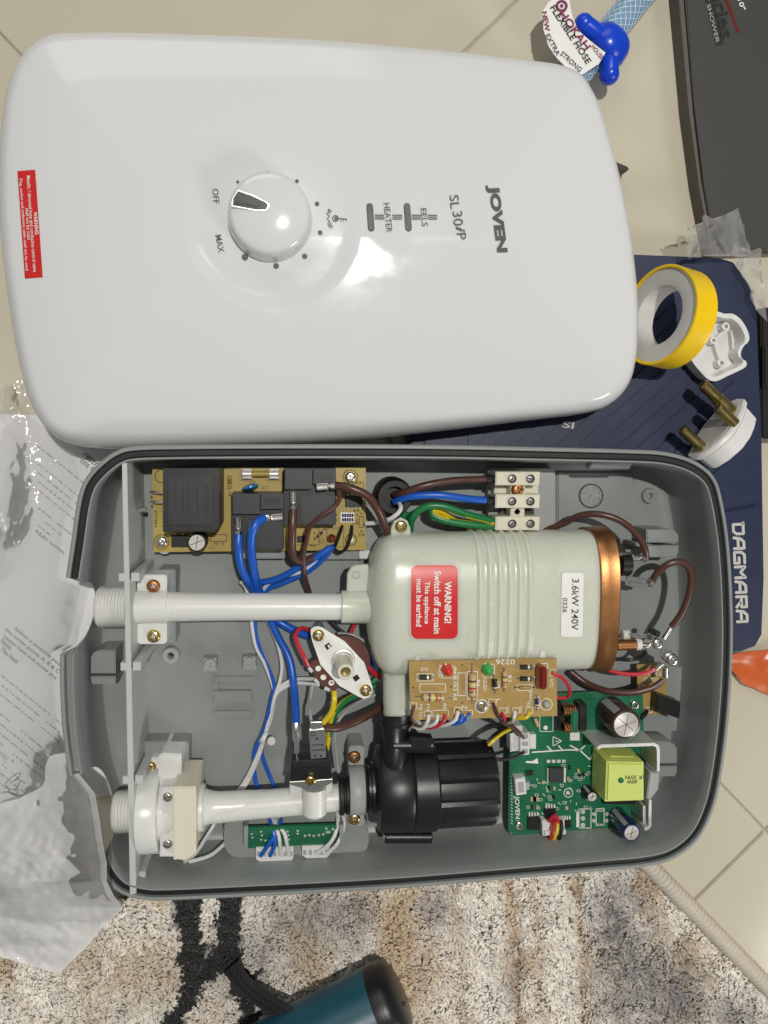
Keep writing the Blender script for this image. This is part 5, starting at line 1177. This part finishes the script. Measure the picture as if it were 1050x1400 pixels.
W([(375, 956, 12), (380, 946, 13), (390, 939, 14), (406, 934, 16), (436, 936, 26)], 1.15, 'wire_white')
W([(427, 936, 24), (425, 955, 26), (424, 972, 36), (426, 990, 43)], 1.0, 'wire_grey')
W([(360, 1012, 13), (358, 1030, 11), (366, 1054, 10), (377, 1080, 9), (386, 1106, 14), (382, 1128, 26), (370, 1151, 30), (356, 1170, 27)], 1.25, 'wire_blue')
W([(362, 1090, 8), (374, 1126, 24), (381, 1142, 30), (384, 1169, 27)], 1.15, 'wire_white'); W([(370, 1100, 8), (378, 1126, 24), (389, 1140, 30), (395, 1169, 27)], 1.15, 'wire_white')
W([(458, 1092, 14), (462, 1124, 26), (453, 1150, 30), (432, 1168, 27)], 1.2, 'wire_white'); W([(466, 1096, 14), (470, 1126, 26), (462, 1152, 30), (446, 1168, 27)], 1.2, 'wire_white')
W([(513, 950, 14), (490, 960, 18), (474, 972, 24), (461, 988, 28), (458, 1006, 28), (460, 1033, 28), (463, 1056, 28)], .95, 'wire_grey')
W([(456, 940, 27), (457, 958, 28), (453, 974, 34), (442, 988, 43)], 1.7, 'wire_yellow', seg=10)
W([(512, 938, 16), (490, 949, 20), (470, 960, 24), (458, 976, 30), (452, 992, 36), (449, 1014, 32), (446, 1030, 28)], 1.8, 'wire_green', m2='wire_yellow', seg=12)
W([(443, 995, 43), (460, 995, 40), (480, 989, 34), (503, 978, 28), (522, 966, 20)], 2.4, 'wire_brown', seg=12)
W([(421, 910, 30), (414, 895, 32), (406, 878, 30), (404, 868, 28), (408, 861, 26), (416, 859, 24), (428, 864, 18)], 1.25, 'wire_red')
W([(450, 848, 10), (468, 864, 12), (484, 872, 12), (500, 878, 12)], 1.2, 'wire_black'); W([(488, 850, 12), (481, 862, 14), (478, 876, 14)], 1.2, 'wire_red'); W([(462, 866, 14), (480, 868, 16), (500, 878, 16), (508, 890, 14)], 1.0, 'wire_grey'); W([(490, 890, 14), (506, 915, 16), (520, 926, 14)], 1.6, 'wire_red'); W([(498, 884, 12), (508, 905, 12), (516, 930, 10)], 1.4, 'wire_blue'); W([(504, 936, 14), (516, 926, 12), (522, 912, 10)], 1.6, 'wire_green')
W([(468, 719, 20), (465, 728, 24), (461, 740, 26), (457, 749, 22)], .9, 'wire_black'); W([(481, 719, 20), (480, 732, 25), (474, 749, 26), (465, 755, 24), (457, 750, 22)], .9, 'wire_black')
W([(740, 727, 10), (770, 716, 16), (792, 705, 24), (818, 703, 30), (846, 711, 33), (868, 728, 34), (881, 748, 34), (883, 762, 32)], 2.0, 'wire_brown', seg=12)
W([(891, 796, 31), (898, 784, 34), (912, 772, 37), (928, 768, 38), (940, 774, 38), (945, 790, 38), (942, 812, 37), (932, 838, 35), (918, 857, 33)], 2.1, 'wire_brown', seg=12)
W([(780, 918, 12), (802, 934, 16), (832, 945, 24), (864, 947, 29), (892, 940, 31), (907, 930, 31)], 2.0, 'wire_brown', seg=12)
W([(826, 914, 26), (846, 920, 28), (868, 922, 30), (886, 919, 30), (896, 914, 30)], 1.3, 'wire_red')
W([(842, 901, 24), (862, 902, 24), (876, 898, 26), (884, 890, 28)], 1.2, 'wire_black')
W([(757, 1122, 22), (756, 1132, 26), (752, 1148, 24), (746, 1158, 16), (748, 1150, 10)], 1.1, 'wire_red'); W([(762, 1122, 22), (762, 1134, 26), (757, 1148, 24), (750, 1157, 16), (750, 1150, 10)], 1.1, 'wire_yellow'); W([(767, 1122, 22), (768, 1134, 26), (763, 1150, 24), (754, 1159, 14), (752, 1150, 9)], 1.1, 'wire_black'); W([(751, 1123, 22), (758, 1115, 24), (764, 1124, 24)], 1.3, 'wire_red')
W([(716, 1009, 29), (708, 1000, 38), (700, 992, 42), (688, 985, 46)], 1.0, 'wire_brown')
g = MB().lathe(Q(358, 1006, 14), Q(364, 1009, 14), [(0, 3.0), (0, 3.9), (2.4, 3.9), (2.4, 3.0)], 'pipe_white', 18); p = Q(371, 1013, 13); g.lathe(p-Vector((0, 0, 1.5)), p+Vector((0, 0, 1)), [(0, 2.4), (.6, 2.8), (2.4, 2.8), (3, 2.2)], 'pipe_white', 10).obj('cable_tie', base)
MB().prism(rr(491, 753, 508, 764, 2), 14, 3.4, 'pipe_white', .4).obj('cable_clip', base)

# ------------------------------------------------------------------ roll of thread-seal tape, standing against the cover
tape = thing('tape_roll', 'yellow roll of thread seal tape standing against the white cover', 'tape', P(905, 440, 20.5))
tn_ = Vector((-0.93, 0.12, 0.34)).normalized()
tc_ = P(900, 431, 20.8+27)                                          # middle of the face
def ring_sweep(c, n, prof, mt, seg=72):
    """closed ring from a closed (along axis, radius) profile; band materials may be given"""
    u = Vector((0, 0, 1)).cross(n).normalized(); v = n.cross(u); vs = []; fs = []; ms = []; m = len(prof)
    for k in range(seg):
        a = 2*math.pi*k/seg
        for t, r, _ in prof: vs.append(c+n*t+(u*math.cos(a)+v*math.sin(a))*r)
    for k in range(seg):
        for j in range(m): fs.append((k*m+j, ((k+1) % seg)*m+j, ((k+1) % seg)*m+(j+1) % m, k*m+(j+1) % m)); ms.append(prof[j][2])
    return MB().add(vs, fs, ms)
Y_, S__ = 'ptfe_yellow', 'spool_white'
ring_sweep(tc_, tn_, [(0.6, 27.6, Y_), (0.9, 28.8, Y_), (0.5, 29.4, Y_), (-1, 29.2, Y_), (-8, 29.35, Y_), (-13.5, 29.2, Y_), (-15, 29.4, Y_), (-15.4, 28.8, Y_), (-15, 27.4, Y_)], Y_).obj('outer_shell', tape)
ring_sweep(tc_, tn_, [(-0.6, 27.5, S__), (-0.2, 18.2, S__), (-0.6, 17.4, S__), (-13.4, 17.2, S__), (-13.8, 27.4, S__)], S__).obj('spool', tape)

# ------------------------------------------------------------------ the two halves of the opened mains plug
pc = thing('plug_cover', 'white plastic plug shell lying hollow side up on the navy case', 'plug cover', P(985, 475, 20.5))
po = [(958, 459), (966, 436), (970, 429), (982, 426), (990, 429), (1002, 429), (1014, 438), (1023, 454), (1024, 466), (1017, 473), (1013, 482), (1014, 490), (1020, 494), (1019, 502), (995, 514), (980, 521), (971, 520), (962, 513), (944, 489), (950, 470)]
po = smooth_loop(po, 64).tolist(); PZ = 34.0
ctr = (984, 474)
inn = [(ctr[0]+(x-ctr[0])*.86, ctr[1]+(y-ctr[1])*.86) for x, y in po]
top = [P(x, y, PZ) for x, y in po]; it = [P(x, y, PZ) for x, y in inn]; ib = [Vector((p.x*.93+P(*ctr, PZ).x*.07, p.y*.93+P(*ctr, PZ).y*.07, 24)) for p in it]; ob = [Vector((p.x*.93+P(*ctr, PZ).x*.07, p.y*.93+P(*ctr, PZ).y*.07, 20.8)) for p in top]
n = len(top); vs = ob+top+it+ib; fs = []
for i in range(3):
    for k in range(n): fs.append((i*n+k, i*n+(k+1) % n, (i+1)*n+(k+1) % n, (i+1)*n+k))
fs += [tuple(3*n+k for k in range(n)), tuple(range(n))[::-1]]
MB().add(vs, fs, 'plug_white').obj('shell', pc, 40)
for x, y, r in ((994, 446, 4.2), (977, 465, 3.6), (988, 496, 4.2), (971, 453, 3.0)):
    p = P(x, y, 31); p = Vector((p.x, p.y, 23.8)); MB().lathe(p, p+Vector((0, 0, 1)), [(0, r*.68), (6, r*.6), (6.2, r*.5), (6.2, r*.3), (3, r*.28), (3, 0)], 'plug_white', 20).obj('boss', pc)
for a, b in (((994, 448), (979, 463)), ((977, 468), (984, 492)), ((1000, 452), (1003, 480))):
    A, B = P(*a, 28), P(*b, 28); d = (B-A); nn = Vector((-d.y, d.x, 0)).normalized()*.5
    MB().solid([Vector((q.x, q.y, 28)) for q in (A+nn, B+nn, B-nn, A-nn)], [Vector((q.x, q.y, 23.8)) for q in (A+nn, B+nn, B-nn, A-nn)], 'plug_white').obj('web', pc)
pl_ = thing('pin_plug', 'white plug half with three round brass pins lying on its side on the navy case', 'plug', P(1000, 590, 20.5))
pdir = (P(962, 522, 47)-P(1012, 570, 43)).normalized()             # the way the pins point
pu = (P(1034, 560, 40)-P(952, 622, 40)); pu = (pu-pdir*pu.dot(pdir)).normalized(); pw = pdir.cross(pu).normalized()
if pw.z < 0: pw = -pw
pcn = P(985, 590, 37)
shape = [(-24, -3), (-23, -8), (-15, -11), (-9, -15), (-5, -16), (6, -16), (14, -15), (19, -12), (24, -4), (24, 3), (17, 8), (8, 12), (-2, 13), (-14, 9), (-22, 3)]
f = lambda a, b, c: pcn+pu*a+pw*b+pdir*c
def slab(c0, c1, sc, mt, mb): 
    t_ = [f(a*sc, b*sc, c1) for a, b in shape]; b_ = [f(a*sc*.96, b*sc*.96, c0) for a, b in shape]
    bm = bmesh.new(); A = [bm.verts.new(p) for p in t_]; B = [bm.verts.new(p) for p in b_]; bm.faces.new(A); bm.faces.new(B[::-1])
    for i in range(len(A)): bm.faces.new((A[i], B[i], B[(i+1) % len(A)], A[(i+1) % len(A)]))
    bmesh.ops.recalc_face_normals(bm, faces=bm.faces[:]); bmesh.ops.bevel(bm, geom=list(bm.edges), offset=.9, segments=2, affect='EDGES', clamp_overlap=True); mb.add_bm(bm, mt)
g = MB(); slab(-13, -1, .88, 'plug_white', g); slab(-1, 3, 1, 'plug_white', g); slab(3, 3.8, .82, 'spool_white', g); g.obj('body', pl_, 40)
def pin(a, b, L, r):
    c = f(a, b, 2); MB().lathe(c, c+pdir, [(0, r), (L*.5, r), (L*.51, r*.86 if L > 20 else r), (L-1, r*.86 if L > 20 else r*.98), (L, r*.6)], 'old_brass', 24).obj('pin', pl_)
pin(13, 1, 29, 4.1); pin(-15, 0, 20, 3.4); pin(6, 10, 16, 3.4)
for a, b in ((16, -6), (5, -10), (-14, -7)):
    c = f(a, b, -12); MB().lathe(c, c-pdir, [(0, 1.7), (3, 1.7), (3.4, 2.0), (4.4, 2.0), (4.8, 1.4)], 'brass', 14).obj('screw', pl_)

# ------------------------------------------------------------------ printed sheet and its bag
sheet_ = thing('instruction_sheet', 'white printed instruction sheet inside the clear plastic bag', 'paper', P(60, 850, 3))
def paper_z(x, y): return 5.5+1.6*math.sin(x*.021+1)+1.3*math.sin(y*.027+x*.01)
nu, nv = 24, 40; vs = []
cr = [(-120, 560), (190, 575), (150, 1090), (-150, 1140)]
for j in range(nv):
    for i in range(nu):
        u, v = i/(nu-1), j/(nv-1)
        x = (1-u)*(1-v)*cr[0][0]+u*(1-v)*cr[1][0]+u*v*cr[2][0]+(1-u)*v*cr[3][0]; y = (1-u)*(1-v)*cr[0][1]+u*(1-v)*cr[1][1]+u*v*cr[2][1]+(1-u)*v*cr[3][1]
        q = P(x, y, 6); vs.append((q.x, q.y, paper_z(q.x, q.y)))
fs = [(j*nu+i, (j+1)*nu+i, (j+1)*nu+i+1, j*nu+i+1) for j in range(nv-1) for i in range(nu-1)]
MB().add(vs, fs, 'paper').obj('sheet', sheet_, 60)
g = MB(); A = 39
for s_, x, y, L in (('Select a suitable pos', 51, 884, 80), ('the screw points A, B & C', 44, 890, 94), ('heater base and screw pos', 41, 899, 92), ('Note:', 9, 881, 18), ('The heat', 13, 896, 30), ('ed by comm', 68, 741, 50), ('reserve', 128, 632, 34), ('ons to', 121, 637, 26)):
    g.text(s_, x, y, L, 7, A, paper_z, 'ink', .004, up=.2)
g.obj('lettering', sheet_, 0)
g = MB(); rs = random.Random(8)
for k in range(24):                                                 # lines too blurred under the film to read
    c0 = 912+k*13.5 if k < 12 else 610+(k-12)*12
    x = -12 if k < 12 else 52; y = c0
    while x < (84 if k < 12 else 110):
        L = rs.choice((3, 4, 5, 7, 9, 12))*rs.uniform(.8, 1.2); dx, dy = math.cos(math.radians(A)), math.sin(math.radians(A))
        if k % 5 != 3 and not (k >= 12 and 730 < y < 800) and rs.random() < .93: g.line((x, y), (x+L*dx, y+L*dy), rs.uniform(1.6, 2.8), lambda a, b: paper_z(a, b)+.25, 'ink_pale')
        x += (L+2.4)*dx; y += (L+2.4)*dy
g.obj('faint_print', sheet_, 0)['kind'] = 'stuff'
g = MB(); Sp = lambda a, b: paper_z(a, b)+.25
hand = [(7, 1072), (14, 1064), (24, 1057), (29, 1057), (26, 1062), (18, 1068), (26, 1064), (28, 1068), (22, 1078), (20, 1082)]
g.path(hand, 1, Sp, 'ink').path([(12, 1080), (24, 1079), (24, 1085), (12, 1086)], .9, Sp, 'ink', True).path([(7, 1073), (10, 1076), (13, 1079)], 1, Sp, 'ink')
for k in range(6): g.line((-6+k*3, 1022+k*4), (12-k*1.5, 1036+k*1.6), .9, Sp, 'ink_pale')
g.add([lift(x, y, Sp) for x, y in ((16, 1038), (21, 1043), (18.5, 1041), (17, 1044))], [(0, 1, 2, 3)], 'ink'); g.obj('drawing', sheet_, 0)
g = MB(); crs = [(-40, 1010), (70, 1090), (40, 1150), (-60, 1140)]
tag(crumple('paper_slip', [(-60, 1085), (48, 1088), (78, 1102), (-60, 1118)], 9, 2, 'paper', 3, 12).obj('paper_slip', None, 60), 'loose slip of pale paper under the bag near the printed sheet', 'paper')

def bag_sheet(seed, zoff, xs_add, dens, y0=520, mt='bag_film'):
    rg = np.random.default_rng(seed); nu, nv = 110, 280
    yk = [520, 560, 600, 650, 720, 790, 800, 880, 892, 1000, 1050, 1085, 1120, 1150, 1180, 1205, 1225, 1240, 1262, 1295, 1332]
    xk = [30, 40, 110, 122, 96, 88, 118, 100, 80, 86, 106, 134, 140, 144, 150, 150, 160, 172, 150, 122, 84]
    zk = [8, 9, 12, 16, 16, 18, 26, 24, 18, 20, 40, 64, 78, 82, 82, 80, 56, 28, 18, 16, 13]
    v, u = np.meshgrid(np.linspace(0, 1, nv), np.linspace(0, 1, nu), indexing='ij')
    py = y0+v*(1332-y0)+(0 if y0 < 900 else 1)*(1-v)**2*(110*(.5-u)+30*vnoise(u*6, u*0, 5)); xr = np.interp(py, yk, xk)+xs_add; zr = np.interp(py, yk, zk)
    xl = -70+0*py; px = xl+(xr-xl)*u
    py = py-np.clip(py-1250, 0, None)*(1-u)*.55                      # the hem rises towards the left
    bulge = 26*np.exp(-((py-1190)/75)**2)*np.exp(-((px-30)/70)**2)+20*np.exp(-((py-680)/90)**2)*np.exp(-((px+10)/40)**2)
    base_z = 12+bulge; f = np.clip((px+10)/(xr+10+1e-3), 0, 1)**(2.2-0.3*sst((py-950)/140))
    z = base_z*(1-f)+zr*f
    h = 0
    for k in range(11):
        a = rg.uniform(0, math.pi); s = rg.uniform(0.012, 0.075)
        ph = (px*math.cos(a)+py*math.sin(a))*s+rg.uniform(0, 6)+1.6*fbm(px/70, py/70, seed+k, 2)
        h = h+np.abs((ph % 2)-1)*0.034/s
    for k in range(7):
        a = rg.uniform(0, math.pi); s = rg.uniform(0.07, 0.15)
        ph = (px*math.cos(a)+py*math.sin(a))*s+rg.uniform(0, 6)+2.2*fbm(px/40, py/40, seed+k+40, 2)
        h = h+np.abs((ph % 2)-1)*0.05/s*(0.3+0.7*vnoise(px/50, py/50, seed+k+60))
    h = (h/4-h.mean()/4)
    amp = 1.5+3.6*sst((py-1020)/160)+1.6*sst((760-py)/120)
    z = z+h*amp*(0.3-0.12*sst((py-950)/140)+0.7*(1-f**2))+zoff
    W = PN(px, py, z); W[..., 2] = np.maximum(W[..., 2], 8.0+zoff)
    fs = [(j*nu+i, (j+1)*nu+i, (j+1)*nu+i+1, j*nu+i+1) for j in range(nv-1) for i in range(nu-1)]
    return MB().add(W.reshape(-1, 3), fs, mt)
bag = thing('plastic_bag', 'crumpled clear plastic bag holding the instruction sheet beside the heater', 'plastic bag', P(60, 1000, 4))
bag_sheet(21, 0, 0, 1).obj('film', bag, 70)
bag_sheet(55, 4, -14, 1).obj('film', bag, 70)
bag_sheet(83, 8, -4, 1, 1070, 'bag_film_thick').obj('film', bag, 70)

# ------------------------------------------------------------------ teal canister with strap on the rug
can = thing('canister', 'teal cylinder with a black end cap and woven strap lying on the rug', 'canister', P(460, 1400, 10))
c1 = P(500, 1352, 44); c0 = P(344, 1432, 44); cd = (c1-c0); cd.z = 0; cd.normalize(); cn_ = Vector((cd.y, -cd.x, 0)); R_ = 25.0
axp = c1+cn_*R_*.93; axp.z = 9+R_
MB().lathe(axp-cd*190, axp, [(0, R_), (189, R_), (190, R_-.4)], 'teal', 72).obj('body', can)
cap_ = MB().lathe(axp, axp+cd, [(-.5, R_-1), (0, R_+.1), (7, R_+.1), (11, R_-1.2), (14, R_-4.5), (16, R_-9), (16.5, 0)], 'black_plastic', 72).obj('end_cap', can)
lp = axp+cd*15+Vector((0, 0, R_*.5))
MB().tube([P(551, 1386, 40), P(546, 1378, 46), P(553, 1371, 42), P(549, 1384, 36), P(538, 1400, 38)], 1.1, 'strap', seg=8).obj('loop', cap_)
st_ = MB(); sp = [(314, 1320, 14), (328, 1338, 16), (348, 1358, 20), (372, 1374, 26), (396, 1390, 32), (414, 1412, 34)]
for k in range(9):
    o_ = (k-4)*3.0
    st_.tube([P(x+o_*.55+(8 if i == 0 else 0)*k/9, y-o_*.75, z+.6*math.sin(k*2)) for i, (x, y, z) in enumerate(sp)], .85, 'strap', seg=6, mod=lambda i, a: 1+.18*math.sin(i*2.2+k*math.pi))
st_.obj('strap', can)
